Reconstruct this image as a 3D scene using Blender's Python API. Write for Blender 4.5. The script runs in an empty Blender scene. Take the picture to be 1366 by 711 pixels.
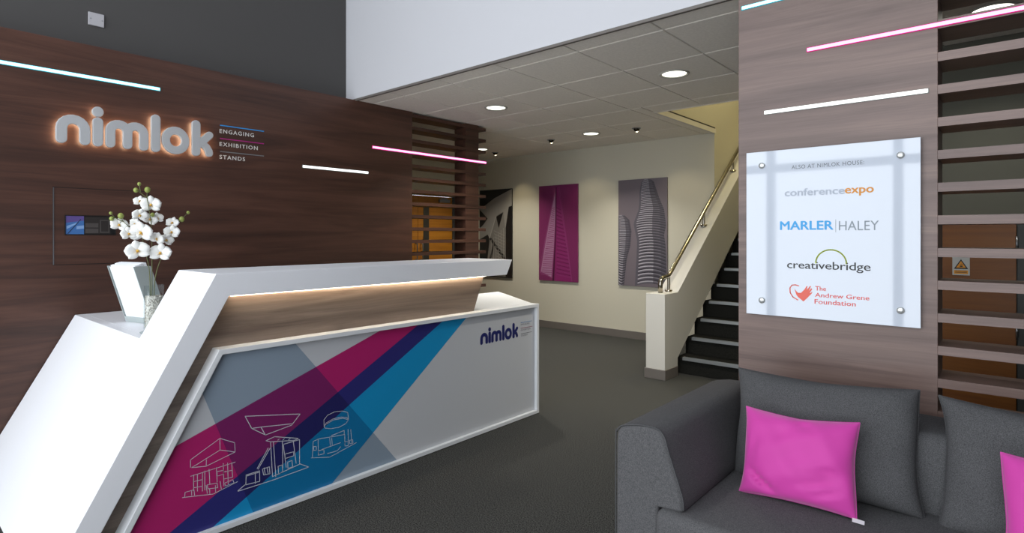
import bpy, bmesh, math, random
from mathutils import Vector, Matrix
random.seed(7)
C = bpy.context.scene.collection
S = bpy.context.scene
PI = math.pi

# ------------------------------------------------------------ camera
EYE = 1.36
cam_data = bpy.data.cameras.new('camera')
cam = bpy.data.objects.new('camera', cam_data); C.objects.link(cam)
cam.location = (0, 0, EYE)
cam.rotation_euler = (math.radians(90), 0, math.radians(41.118))
cam_data.sensor_width = 36
cam_data.lens = 761.3 / 1366 * 36
cam_data.shift_y = -(355.5 - 314.3) / 1366
cam_data.clip_start = 0.05
S.camera = cam

# ------------------------------------------------------------ world, window light, exposure
S.view_settings.view_transform = 'Standard'
S.view_settings.look = 'None'
S.view_settings.gamma = 1
S.view_settings.exposure = 0.0
w = bpy.data.worlds.new('overcast_sky'); S.world = w; w.use_nodes = True
wn = w.node_tree.nodes; bg = wn['Background']
bg.inputs[0].default_value = (0.90, 0.95, 1.0, 1); bg.inputs[1].default_value = 4.1

def area(name, loc, rot, sx, sy, power, color=(1, 1, 1), portal=False):
    l = bpy.data.lights.new(name, 'AREA'); l.shape = 'RECTANGLE'; l.size = sx; l.size_y = sy
    l.energy = power; l.color = color
    if portal: l.cycles.is_portal = True
    o = bpy.data.objects.new(name, l); C.objects.link(o); o.location = loc; o.rotation_euler = rot
    return o
# sky portal in the glazed front of the lobby, behind the camera (faces +Y)
area('window_portal', (-1.5, -1.52, 2.35), (math.radians(90), 0, 0), 6.2, 4.5, 1, portal=True)
# lamp of the stair well, high above the steps
area('stairwell_lamp', (-1.9, 6.6, 4.85), (0, 0, 0), 0.5, 0.5, 38, (1.0, 0.88, 0.52))

def spot(name, loc, target, power, color, angle=70, blend=0.6, r=0.03):
    l = bpy.data.lights.new(name, 'SPOT'); l.energy = power; l.color = color
    l.spot_size = math.radians(angle); l.spot_blend = blend; l.shadow_soft_size = r
    o = bpy.data.objects.new(name, l); C.objects.link(o); o.location = loc
    o.rotation_euler = (Vector(target) - Vector(loc)).to_track_quat('-Z', 'Y').to_euler()
    return o

# ------------------------------------------------------------ materials
def hexc(h):
    h = h.lstrip('#'); v = [int(h[i:i+2], 16) / 255 for i in (0, 2, 4)]
    return tuple(c / 12.92 if c <= 0.04045 else ((c + 0.055) / 1.055) ** 2.4 for c in v) + (1,)
def mat(name, col, rough=0.5, metal=0.0, spec=0.5, coat=0.0):
    m = bpy.data.materials.new(name); m.use_nodes = True
    b = m.node_tree.nodes['Principled BSDF']
    b.inputs['Base Color'].default_value = hexc(col) if isinstance(col, str) else col
    b.inputs['Roughness'].default_value = rough; b.inputs['Metallic'].default_value = metal
    b.inputs['Specular IOR Level'].default_value = spec
    b.inputs['Coat Weight'].default_value = coat
    return m
def nodes(m): return m.node_tree.nodes, m.node_tree.links, m.node_tree.nodes['Principled BSDF']
def vary(m, c1, c2, scale, detail=4, stretch=(1, 1, 1), bump=0.0, bdist=0.002, lo=0.35, hi=0.65, rough=0.6, use='pos'):
    n, l, b = nodes(m)
    if use == 'pos':
        g = n.new('ShaderNodeNewGeometry'); src = g.outputs['Position']
    else:
        g = n.new('ShaderNodeTexCoord'); src = g.outputs['Object']
    mp = n.new('ShaderNodeMapping'); mp.inputs['Scale'].default_value = stretch
    t = n.new('ShaderNodeTexNoise'); t.inputs['Scale'].default_value = scale; t.inputs['Detail'].default_value = detail
    t.inputs['Roughness'].default_value = rough
    r = n.new('ShaderNodeValToRGB'); r.color_ramp.elements[0].position = lo; r.color_ramp.elements[1].position = hi
    r.color_ramp.elements[0].color = hexc(c1); r.color_ramp.elements[1].color = hexc(c2)
    l.new(src, mp.inputs['Vector']); l.new(mp.outputs[0], t.inputs['Vector']); l.new(t.outputs['Fac'], r.inputs[0]); l.new(r.outputs[0], b.inputs['Base Color'])
    if bump:
        bp = n.new('ShaderNodeBump'); bp.inputs['Strength'].default_value = bump; bp.inputs['Distance'].default_value = bdist
        l.new(t.outputs['Fac'], bp.inputs['Height']); l.new(bp.outputs[0], b.inputs['Normal'])
    return r, t
def wood(name, dark, mid, light, axis, rough=0.42, sc=1.0):
    """laminate with grain running horizontally along X or Y"""
    m = mat(name, mid, rough); n, l, b = nodes(m)
    g = n.new('ShaderNodeNewGeometry')
    st = (0.4, 3, 6.5) if axis == 'X' else (3, 0.4, 6.5)
    mp = n.new('ShaderNodeMapping'); mp.inputs['Scale'].default_value = tuple(s * sc for s in st)
    l.new(g.outputs['Position'], mp.inputs['Vector'])
    t = n.new('ShaderNodeTexNoise'); t.inputs['Scale'].default_value = 1.6; t.inputs['Detail'].default_value = 7; t.inputs['Roughness'].default_value = 0.62; t.inputs['Distortion'].default_value = 0.9
    l.new(mp.outputs[0], t.inputs['Vector'])
    r = n.new('ShaderNodeValToRGB'); e = r.color_ramp.elements
    e[0].position = 0.3; e[0].color = hexc(dark); e[1].position = 0.72; e[1].color = hexc(light)
    k = e.new(0.5); k.color = hexc(mid)
    l.new(t.outputs['Fac'], r.inputs[0])
    mp2 = n.new('ShaderNodeMapping'); mp2.inputs['Scale'].default_value = (2, 40, 140) if axis == 'X' else (40, 2, 140)
    l.new(g.outputs['Position'], mp2.inputs['Vector'])
    t2 = n.new('ShaderNodeTexNoise'); t2.inputs['Scale'].default_value = 1.5; t2.inputs['Detail'].default_value = 4
    l.new(mp2.outputs[0], t2.inputs['Vector'])
    mx = n.new('ShaderNodeMix'); mx.data_type = 'RGBA'; mx.blend_type = 'MULTIPLY'; mx.inputs[0].default_value = 0.55
    r2 = n.new('ShaderNodeValToRGB'); r2.color_ramp.elements[0].position = 0.3; r2.color_ramp.elements[0].color = (0.74, 0.74, 0.74, 1); r2.color_ramp.elements[1].position = 0.6
    l.new(t2.outputs['Fac'], r2.inputs[0]); l.new(r.outputs[0], mx.inputs[6]); l.new(r2.outputs[0], mx.inputs[7]); l.new(mx.outputs[2], b.inputs['Base Color'])
    bp = n.new('ShaderNodeBump'); bp.inputs['Strength'].default_value = 0.12; bp.inputs['Distance'].default_value = 0.001
    l.new(t2.outputs['Fac'], bp.inputs['Height']); l.new(bp.outputs[0], b.inputs['Normal'])
    return m
def emit(name, col, strength):
    m = bpy.data.materials.new(name); m.use_nodes = True; n = m.node_tree.nodes; n.clear()
    e = n.new('ShaderNodeEmission'); o = n.new('ShaderNodeOutputMaterial')
    e.inputs[0].default_value = col if not isinstance(col, str) else hexc(col); e.inputs[1].default_value = strength
    m.node_tree.links.new(e.outputs[0], o.inputs[0]); return m

M = {}
M['walnut_y'] = wood('walnut_laminate', '#35211a', '#4a2f25', '#5c3d31', 'Y')
M['walnut_x'] = wood('walnut_laminate_daylit', '#57443e', '#6d5851', '#826b62', 'X', 0.38)  # same walnut as the left wall, daylight reflection painted in as paler tones
M['walnut_desk'] = wood('walnut_laminate_desk_sheen', '#65564d', '#817266', '#998a7c', 'Y', 0.45)  # walnut again, lightened so the colour carries its reflected brightness
M['edge'] = mat('walnut_edge', '#2f2019', 0.6)
M['grey_wall'] = mat('charcoal_paint', '#4b4948', 0.75)
M['white_wall'] = mat('white_paint', '#cacace', 0.8)
M['side_wall'] = mat('mid_grey_paint', '#8b8b8b', 0.8)
M['cream'] = mat('cream_paint', '#c8c3b2', 0.8)
M['tile'] = mat('ceiling_tile', '#b5aea4', 0.95); vary(M['tile'], '#eae4da', '#f2ece2', 60, 3, bump=0.1)
M['grid'] = mat('ceiling_grid', '#d8d4cc', 0.5)
M['plenum'] = mat('plenum_dark', '#2a2826', 0.9)
M['skirt'] = mat('grey_skirting', '#6b6560', 0.55)
M['carpet'] = mat('charcoal_carpet', '#2c2c29', 1.0, spec=0.1)
vary(M['carpet'], '#050505', '#5c5c59', 170, 2, bump=0.15, bdist=0.004, lo=0.38, hi=0.64, rough=0.9)
M['stair_carpet'] = mat('stair_carpet', '#1b1b18', 1.0, spec=0.1)
vary(M['stair_carpet'], '#0e0e0c', '#2b2b28', 240, 2, bump=0.4)
M['white'] = mat('white_solid_surface', '#f3f4f8', 0.38)
M['white2'] = mat('white_lacquer', '#e2e4e6', 0.4)
M['chrome'] = mat('polished_steel', '#a9a396', 0.2, 1.0)
M['alu'] = mat('ribbed_aluminium', '#a9adb0', 0.35, 0.8)
M['fabric'] = mat('charcoal_tweed', '#4b4d50', 0.95, spec=0.2)
vary(M['fabric'], '#404042', '#686768', 420, 2, bump=0.35, bdist=0.002, lo=0.3, hi=0.7, use='pos')
M['fabric2'] = mat('charcoal_tweed_cushion', '#45484b', 0.95, spec=0.2)
vary(M['fabric2'], '#3b3b3d', '#5e5e5f', 420, 2, bump=0.35, bdist=0.002, lo=0.3, hi=0.7, use='pos')
M['pink'] = mat('magenta_satin', '#c63c9c', 0.6, spec=0.3)
n_, l_, b_ = nodes(M['pink']); b_.inputs['Sheen Weight'].default_value = 0.3
M['metal_grey'] = mat('brushed_metal', '#999ca0', 0.3, 0.9)
M['print_white'] = mat('print_white', '#d3d5d8', 0.45)
M['acrylic'] = mat('white_acrylic_sign', '#c3cad5', 0.04, coat=0.6, spec=0.6)
M['letter'] = mat('letter_face', '#b2b3b5', 0.5)
M['oak'] = wood('oak_veneer', '#9c5f12', '#b87619', '#c98626', 'Y', 0.4); 
M['oak_dark'] = wood('teak_veneer', '#693a12', '#774716', '#87541f', 'X', 0.45)
M['dark'] = mat('dark_grey_frame', '#3b3d3c', 0.5)
M['black'] = mat('black', '#0c0c0c', 0.4)
M['glass'] = bpy.data.materials.new('clear_thin_glass'); M['glass'].use_nodes = True
gn, gl = M['glass'].node_tree.nodes, M['glass'].node_tree.links; gn.clear()
g1 = gn.new('ShaderNodeBsdfTransparent'); g1.inputs[0].default_value = (.90, .935, .93, 1)
g2 = gn.new('ShaderNodeBsdfGlossy'); g2.inputs['Roughness'].default_value = .03
g6 = gn.new('ShaderNodeLayerWeight'); g6.inputs[0].default_value = .15
g3 = gn.new('ShaderNodeMath'); g3.operation = 'MULTIPLY_ADD'; g3.inputs[1].default_value = .45; g3.inputs[2].default_value = .03
gl.new(g6.outputs['Facing'], g3.inputs[0])
g4 = gn.new('ShaderNodeMixShader'); g5 = gn.new('ShaderNodeOutputMaterial')
gl.new(g3.outputs[0], g4.inputs[0]); gl.new(g1.outputs[0], g4.inputs[1]); gl.new(g2.outputs[0], g4.inputs[2]); gl.new(g4.outputs[0], g5.inputs[0])
M['led'] = emit('warm_led', (1.0, 0.82, 0.60, 1), 20)
M['halo'] = emit('warm_halo', (1.0, 0.74, 0.48, 1), 14)
M['lamp'] = emit('lamp_diffuser', (1.0, 1.0, 0.86, 1), 3.0)

# ------------------------------------------------------------ mesh helpers
class MB:
    def __init__(s): s.v = []; s.f = []; s.m = []; s.sm = []
    def add(s, vs, fs, mi=0, smooth=False):
        o = len(s.v); s.v += [tuple(p) for p in vs]
        for f in fs: s.f.append([i + o for i in f]); s.m.append(mi); s.sm.append(smooth)
        return s
    def box(s, x0, x1, y0, y1, z0, z1, mi=0):
        x0, x1 = min(x0, x1), max(x0, x1); y0, y1 = min(y0, y1), max(y0, y1); z0, z1 = min(z0, z1), max(z0, z1)
        v = [(x, y, z) for z in (z0, z1) for y in (y0, y1) for x in (x0, x1)]
        return s.add(v, [(0, 2, 3, 1), (4, 5, 7, 6), (0, 1, 5, 4), (1, 3, 7, 5), (3, 2, 6, 7), (2, 0, 4, 6)], mi)
    def prism(s, poly, axis, a, b, mi=0, smooth=False):
        """poly of 2D points extruded along axis from a to b. axis X: (y,z); Y: (x,z); Z: (x,y)"""
        n = len(poly)
        def P(p, t): return {'X': (t, p[0], p[1]), 'Y': (p[0], t, p[1]), 'Z': (p[0], p[1], t)}[axis]
        v = [P(p, a) for p in poly] + [P(p, b) for p in poly]
        s.add(v, [list(range(n))[::-1], list(range(n, 2 * n))], mi)
        o = len(s.v) - 2 * n
        for i in range(n):
            j = (i + 1) % n; s.f.append([o + i, o + j, o + n + j, o + n + i]); s.m.append(mi); s.sm.append(smooth)
        return s
    def frame(s, o, inn, axis, a, b, mi=0):
        n = len(o)
        def P(p, t): return {'X': (t, p[0], p[1]), 'Y': (p[0], t, p[1]), 'Z': (p[0], p[1], t)}[axis]
        v = [P(p, a) for p in o] + [P(p, a) for p in inn] + [P(p, b) for p in o] + [P(p, b) for p in inn]
        fs = []
        for i in range(n):
            j = (i + 1) % n
            fs += [(i, j, n + j, n + i), (2*n + i, 3*n + i, 3*n + j, 2*n + j), (i, 2*n + i, 2*n + j, j), (n + i, n + j, 3*n + j, 3*n + i)]
        return s.add(v, fs, mi)
    def poly(s, pts3, mi=0): return s.add(pts3, [list(range(len(pts3)))], mi)
    def ring(s, path, radii, n=10, mi=0, cap=True, closed=False):
        """smooth tube along a path"""
        P = [Vector(p) for p in path]; K = len(P)
        if not hasattr(radii, '__len__'): radii = [radii] * K
        vs = []; up = None
        for i in range(K):
            t = (P[min(i + 1, K - 1)] - P[max(i - 1, 0)]).normalized()
            if up is None:
                up = Vector((0, 0, 1)) if abs(t.z) < 0.9 else Vector((1, 0, 0))
            a = (up - t * up.dot(t)).normalized(); bb = t.cross(a); up = a
            for k in range(n):
                q = 2 * PI * k / n; vs.append(P[i] + (a * math.cos(q) + bb * math.sin(q)) * radii[i])
        fs = []
        for i in range(K - 1):
            for k in range(n):
                k2 = (k + 1) % n; fs.append((i*n + k, i*n + k2, (i+1)*n + k2, (i+1)*n + k))
        if cap: fs += [tuple(range(n))[::-1], tuple(range((K-1)*n, K*n))]
        return s.add(vs, fs, mi, True)
    def lathe(s, prof, c, n=24, mi=0, axis='Z', smooth=True):
        vs = []
        for r, h in prof:
            for k in range(n):
                q = 2 * PI * k / n; a, bb = r * math.cos(q), r * math.sin(q)
                vs.append({'Z': (c[0] + a, c[1] + bb, c[2] + h), 'Y': (c[0] + a, c[1] + h, c[2] + bb), 'X': (c[0] + h, c[1] + a, c[2] + bb)}[axis])
        fs = []
        for i in range(len(prof) - 1):
            for k in range(n):
                k2 = (k + 1) % n; fs.append((i*n + k, i*n + k2, (i+1)*n + k2, (i+1)*n + k))
        return s.add(vs, fs, mi, smooth)
    def sphere(s, c, r, n=8, mi=0, sz=1.0):
        prof = [(max(1e-5, r * math.sin(PI * i / n)), -r * sz * math.cos(PI * i / n)) for i in range(n + 1)]
        return s.lathe(prof, c, n + 2, mi)
    def mesh(s, name, mats, off=(0, 0, 0)):
        me = bpy.data.meshes.new(name)
        me.from_pydata([(p[0] - off[0], p[1] - off[1], p[2] - off[2]) for p in s.v], [], s.f)
        for m in (mats if isinstance(mats, (list, tuple)) else [mats]): me.materials.append(m)
        me.polygons.foreach_set('material_index', s.m); me.polygons.foreach_set('use_smooth', s.sm)
        bm = bmesh.new(); bm.from_mesh(me); bmesh.ops.recalc_face_normals(bm, faces=bm.faces); bm.to_mesh(me); bm.free()
        me.update(); return me

def wpos(o):
    p = Vector(o.location)
    while o.parent: o = o.parent; p = p + Vector(o.location)
    return p
def obj(name, mb, mats, parent=None, loc=None, bevel=0, seg=2, label=None):
    """links one mesh object; geometry is given in world coordinates"""
    base = wpos(parent) if parent else Vector((0, 0, 0))
    L = Vector(loc) if loc is not None else base
    me = mb.mesh(name, mats, L)
    o = bpy.data.objects.new(name, me); C.objects.link(o)
    if parent: o.parent = parent
    o.location = L - base
    if bevel:
        bv = o.modifiers.new('bevel', 'BEVEL'); bv.width = bevel; bv.segments = seg; bv.limit_method = 'ANGLE'; bv.angle_limit = math.radians(35)
        bv.harden_normals = False
    if label: o['label'] = label
    return o
def thing(name, label, cat, loc=(0, 0, 0), group=None):
    o = bpy.data.objects.new(name, None); C.objects.link(o); o.location = loc; o.empty_display_size = 0.1
    o['label'] = label; o['category'] = cat
    if group: o['group'] = group
    return o
def tag(o, label, cat, group=None):
    o['label'] = label; o['category'] = cat
    if group: o['group'] = group
    return o
def struct(name, mb=None, mats=None, label=None, bevel=0):
    if mb is None:
        o = bpy.data.objects.new(name, None); C.objects.link(o)
    else: o = obj(name, mb, mats, bevel=bevel)
    o['kind'] = 'structure'
    if label: o['label'] = label
    return o
def share(o, parent, loc, name=None):
    c = o.copy(); C.objects.link(c); c.parent = parent; c.location = Vector(loc) - (wpos(parent) if parent else Vector((0, 0, 0))); return c

def text_mesh(body, p0, width, height, u, v, mats, parent, name='lettering', bold=0.0, depth=0.0006, space=1.0, label=None, shear=0, fat=0.0):
    """flat lettering whose bounding box is width x height, lower left corner at p0, along axes u (right) and v (up)"""
    cu = bpy.data.curves.new(name, 'FONT'); cu.body = body; cu.size = 1; cu.offset = bold; cu.space_character = space; cu.resolution_u = 3; cu.shear = shear
    tmp = bpy.data.objects.new('tmp', cu); C.objects.link(tmp)
    dg = bpy.context.evaluated_depsgraph_get(); dg.update()
    me = bpy.data.meshes.new_from_object(tmp.evaluated_get(dg))
    bpy.data.objects.remove(tmp); bpy.data.curves.remove(cu)
    xs = [q.co.x for q in me.vertices]; ys = [q.co.y for q in me.vertices]
    x0, x1, y0, y1 = min(xs), max(xs), min(ys), max(ys)
    u = Vector(u); v = Vector(v); nn = u.cross(v); base = wpos(parent) if parent else Vector((0, 0, 0))
    P0 = Vector(p0)
    for q in me.vertices:
        q.co = P0 - base + u * ((q.co.x - x0) / (x1 - x0) * width) + v * ((q.co.y - y0) / (y1 - y0) * height) + nn * depth
    if fat:
        vs = [q.co.copy() for q in me.vertices]; fs = [list(q.vertices) for q in me.polygons]; V = []; F = []
        for k, (a, b_) in enumerate(((0, 0), (-1, 0), (1, 0), (0, 1), (0, -1))):
            o_ = len(V); V += [q + u * a * fat + v * b_ * fat * .7 + nn * .00004 * k for q in vs]; F += [[i + o_ for i in f_] for f_ in fs]
        me = bpy.data.meshes.new(name); me.from_pydata(V, [], F)
    me.name = name; me.materials.clear(); me.materials.append(mats)
    o = bpy.data.objects.new(name, me); C.objects.link(o)
    if parent: o.parent = parent
    if label: o['label'] = label
    return o

# ============================================================ SETTING
XW = -4.44            # face of the walnut cladding on the left
XG = -4.60            # grey wall behind it
ZC = 2.58             # suspended ceiling
YB = 6.72             # back wall
TOP = 5.2

def arr(x0, x1, y0, y1, z0, z1): return MB().box(x0, x1, y0, y1, z0, z1)
struct('floor', arr(-7.2, 4.4, -1.8, 10.3, -0.12, 0), M['carpet'], 'charcoal grey flecked carpet over the whole lobby')
struct('wall_left', arr(-4.8, XG, -1.8, 3.58, 0, TOP), M['grey_wall'], 'charcoal painted wall above the walnut cladding')
struct("wall_upper", MB().box(XG, 4.2, 2.95, 3.10, ZC + 0.08, TOP).box(XG, 4.2, 2.95, 2.964, ZC + 0.013, ZC + 0.08), M['white_wall'], 'white upper wall over the low tiled ceiling')
struct('trim_1', arr(XG, 4.2, 2.943, 2.965, ZC - 0.006, ZC + 0.012), M['skirt'], 'thin dark edge trim under the white upper wall')
struct('ceiling_upper', arr(-4.8, 4.4, -1.8, 3.1, TOP, TOP + 0.1), M['white_wall'])
struct('wall_back', arr(-6.9, -2.66, YB, YB + 0.14, 0, ZC + 0.02), M['cream'], 'cream back wall with three tall photo boards')
struct('wall_stairwell', MB().box(-2.80, -2.66, YB + 0.14, 10.1, 0, TOP + 0.3).box(-2.80, -2.66, 5.2, YB + 0.14, ZC + 0.02, TOP + 0.3), M['cream'], 'yellow lit stairwell wall rising behind the handrail')
struct('wall_stairwell_end', arr(-2.8, -1.1, 10.1, 10.25, 0, TOP + 0.3), M['cream'])
struct('wall_stairwell_right', MB().box(-1.28, -1.14, 4.75, 10.1, 0, TOP + 0.3), M['cream'])
struct('wall_stairwell_upper', MB().box(-2.66, -1.28, 5.06, 5.2, ZC + 0.02, TOP + 0.3), M['cream'])
struct('ceiling_stairwell', arr(-2.8, -1.1, 5.06, 10.2, TOP + 0.3, TOP + 0.4), M['cream'])
struct('wall_corridor', MB().box(-6.89, -6.75, 2.9, 5.40, 0, ZC + 0.2).box(-6.89, -6.75, 5.40, 6.33, 2.03, ZC + 0.2).box(-6.89, -6.75, 6.33, YB, 0, ZC + 0.2), M['cream'], 'cream corridor wall around the double doors')
struct('wall_corridor_end', arr(-6.89, -4.8, 2.9, 3.0, 0, ZC + 0.2), M['cream'])
M['greygreen'] = mat('grey_green_paint', '#5f5f55', 0.8)
struct('wall_cupboard', MB().box(-1.28, 4.2, 4.60, 4.75, 0, ZC + 0.2), M['greygreen'], 'grey wall behind the right hand slats')
struct('wall_right', arr(4.2, 4.35, -1.8, 10, 0, TOP), M['side_wall'])
# glazed front behind the camera: sill, head, mullions and transom around open lights
f = MB().box(-4.8, 4.4, -1.8, -1.62, 0, 0.10).box(-4.8, 4.4, -1.8, -1.62, 4.6, TOP)
for i in range(5): f.box(-4.66 + i * 1.25, -4.58 + i * 1.25, -1.75, -1.65, 0.1, 4.6)
f.box(1.6, 4.2, -1.8, -1.62, 0, TOP)  # unseen solid bay added to cut window light on faces toward +X
f.box(-4.6, 1.6, -1.75, -1.65, 2.10, 2.19)
struct('window_1', f, M['white_wall'], 'tall glazed lobby front with white mullions')
sk = MB().box(-5.35, -2.66, YB - 0.016, YB, 0, 0.10).box(-6.75, -5.35, YB - 0.016, YB, 0, 0.10)
struct('baseboard_back', sk, M['skirt'], 'grey brown skirting along the cream back wall', bevel=0.003)
struct('baseboard_corridor', MB().box(-6.75, -6.734, 6.36, YB - 0.016, 0, 0.10).box(-6.75, -6.734, 3.0, 5.36, 0, 0.10), M['skirt'])

# suspended ceiling: grid of tees and single tiles, with the stair void left open
cl = struct('ceiling', label='suspended ceiling of pale square mineral tiles')
XS = [-1.55 + 0.612 * k for k in range(-9, 10)]; YS = [3.14 + 0.59 * k for k in range(-1, 7)]
regs = [(-6.75, 4.2, 2.966, 4.32), (-6.75, -1.28, 4.32, 4.91), (-1.28, 4.2, 4.32, 4.60), (-6.75, -2.65, 4.91, YB), (-2.65, -1.28, 4.91, 5.20)]
tile_cache = {}
sb = MB()
for (rx0, rx1, ry0, ry1) in regs:
    for i in range(len(XS) - 1):
        for j in range(len(YS) - 1):
            x0, x1 = max(XS[i], rx0), min(XS[i + 1], rx1); y0, y1 = max(YS[j], ry0 - (0.0)), min(YS[j + 1], ry1)
            if x1 - x0 < 0.03 or y1 - y0 < 0.03: continue
            if x0 < XW - 0.2 and y0 < 3.0: continue
            g = 0.006
            key = (round(x1 - x0, 3), round(y1 - y0, 3)); c = ((x0 + x1) / 2, (y0 + y1) / 2, ZC)
            if key not in tile_cache:
                tile_cache[key] = obj('ceiling_tile', arr(x0 + g, x1 - g, y0 + g, y1 - g, ZC, ZC + 0.016), M['tile'], cl, loc=c, bevel=0.003, seg=1)
            else: share(tile_cache[key], cl, c)
    sb.box(rx0, rx1, ry0, ry1, ZC + 0.05, ZC + 0.07)
obj('ceiling_backing', sb, M['plenum'], cl)
gb = MB()
for (rx0, rx1, ry0, ry1) in regs:
    for x in XS:
        if rx0 <= x <= rx1: gb.box(x - 0.012, x + 0.012, ry0, ry1, ZC + 0.007, ZC + 0.014)
    for y in YS:
        if ry0 <= y <= ry1: gb.box(rx0, rx1, y - 0.012, y + 0.012, ZC + 0.0065, ZC + 0.0135)
gb.box(-2.665, -2.64, 5.2, YB, ZC - 0.004, ZC + 0.05).box(-2.665, -1.28, 5.19, 5.21, ZC - 0.004, ZC + 0.05)
obj('ceiling_grid', gb, M['grid'], cl)

# ============================================================ WALNUT WALL, LEFT
cladding = thing('wall_cladding', 'dark walnut wall cladding behind the reception desk, ending in open slats', 'wall cladding', (-4.5, 3.0, 0))
obj('panel', MB().box(-4.585, XW, -1.6, 3.59, 0, ZC), M['walnut_y'], cladding, bevel=0.001)
zs = [1.42 + 0.1245 * k + 0.006 for k in range(-11, 10)]
first = None
for z in zs:
    if first is None: first = obj('slat', MB().box(-4.63, XW, 3.59, 4.64, z - 0.016, z + 0.016), M['walnut_y'], cladding, loc=(-4.53, 4.1, z)); 
    else: share(first, cladding, (-4.53, 4.1, z))
obj('post', MB().box(-4.62, XW - 0.006, 4.33, 4.53, 0, ZC), M['walnut_y'], cladding)

# ============================================================ WALNUT PARTITION, RIGHT
YP = 2.71
part = thing('wall_partition', 'walnut partition behind the sofa, coloured paler as if daylit, with open horizontal slats', 'partition', (-0.58, 2.81, 0))
obj('panel', MB().box(-0.958, -0.208, YP, 2.91, 0, 3.3), M['walnut_x'], part, bevel=0.0015)
first = None
for k in range(-11, 15):
    z = 1.42 + 0.1245 * k
    if first is None: first = obj('slat', MB().box(-0.208, 1.25, YP + 0.0005, 2.91, z - 0.017, z + 0.017), M['walnut_x'], part, loc=(0.5, 2.81, z))
    else: share(first, part, (0.5, 2.81, z))
obj('post', MB().box(1.25, 1.45, YP, 2.91, 0, 3.3), M['walnut_x'], part)

# ============================================================ LED STRIPS
def led_strip(label, a, b, z, side, core, edge, h=0.011, e=0.0035):
    if side == 'L':
        t = thing('led_light_strip', label, 'strip light', (XW + 0.004, (a + b) / 2, z), 'LED light strips on the walnut walls')
        X0, X1 = XW - 0.0, XW + 0.008
        obj('bloom_edge', MB().box(X0, X1 - 0.003, a - e, b + e, z - h - e, z + h + e), edge, t)  # glowing coloured rim imitates bloom around the diffuser
        obj('diffuser', MB().box(X0 + 0.002, X1, a, b, z - h, z + h), core, t, bevel=0.002)
    else:
        t = thing('led_light_strip', label, 'strip light', ((a + b) / 2, YP - 0.004, z), 'LED light strips on the walnut walls')
        obj('bloom_edge', MB().box(a - e, b + e, YP - 0.005, YP, z - h - e, z + h + e), edge, t)  # same imitated bloom rim
        obj('diffuser', MB().box(a, b, YP - 0.008, YP - 0.002, z - h, z + h), core, t, bevel=0.002)
cyan_c = emit('led_cyan_core', (0.75, 1.5, 1.6, 1), 1.6); cyan_e = emit('led_cyan_bloom', (0.05, 0.42, 0.55, 1), 1.0)  # edge emitters paint the coloured bloom, cores are the lamps
wht_c = emit('led_white_core', (1.0, 1.0, 0.97, 1), 2.0); wht_e = emit('led_white_bloom', (0.35, 0.42, 0.42, 1), 0.7)
mag_c = emit('led_magenta_core', (1.5, 0.62, 1.2, 1), 1.5); mag_e = emit('led_magenta_bloom', (0.75, 0.02, 0.22, 1), 1.0)
led_strip('cyan white light strip at the far left of the dark walnut wall', -0.9, 1.373, 2.373, 'L', cyan_c, cyan_e, 0.009)
led_strip('short white light strip on the dark wall right of the small stacked words', 2.434, 3.075, 1.937, 'L', wht_c, wht_e, 0.009)
led_strip('magenta light strip running across the dark wall and its slats', 3.125, 4.637, 2.178, 'L', mag_c, mag_e, 0.009, 0.005)
led_strip('pale blue light strip at the very top of the right partition', -0.941, -0.30, 2.418, 'R', cyan_c, cyan_e, 0.007, 0.0025)
led_strip('long magenta light strip on the right partition reaching across its slats', -0.663, 1.2, 2.165, 'R', mag_c, mag_e, 0.007, 0.0025)
led_strip('white light strip on the right partition just above the acrylic sign', -0.841, -0.238, 1.918, 'R', wht_c, wht_e, 0.0075, 0.0015)
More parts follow.
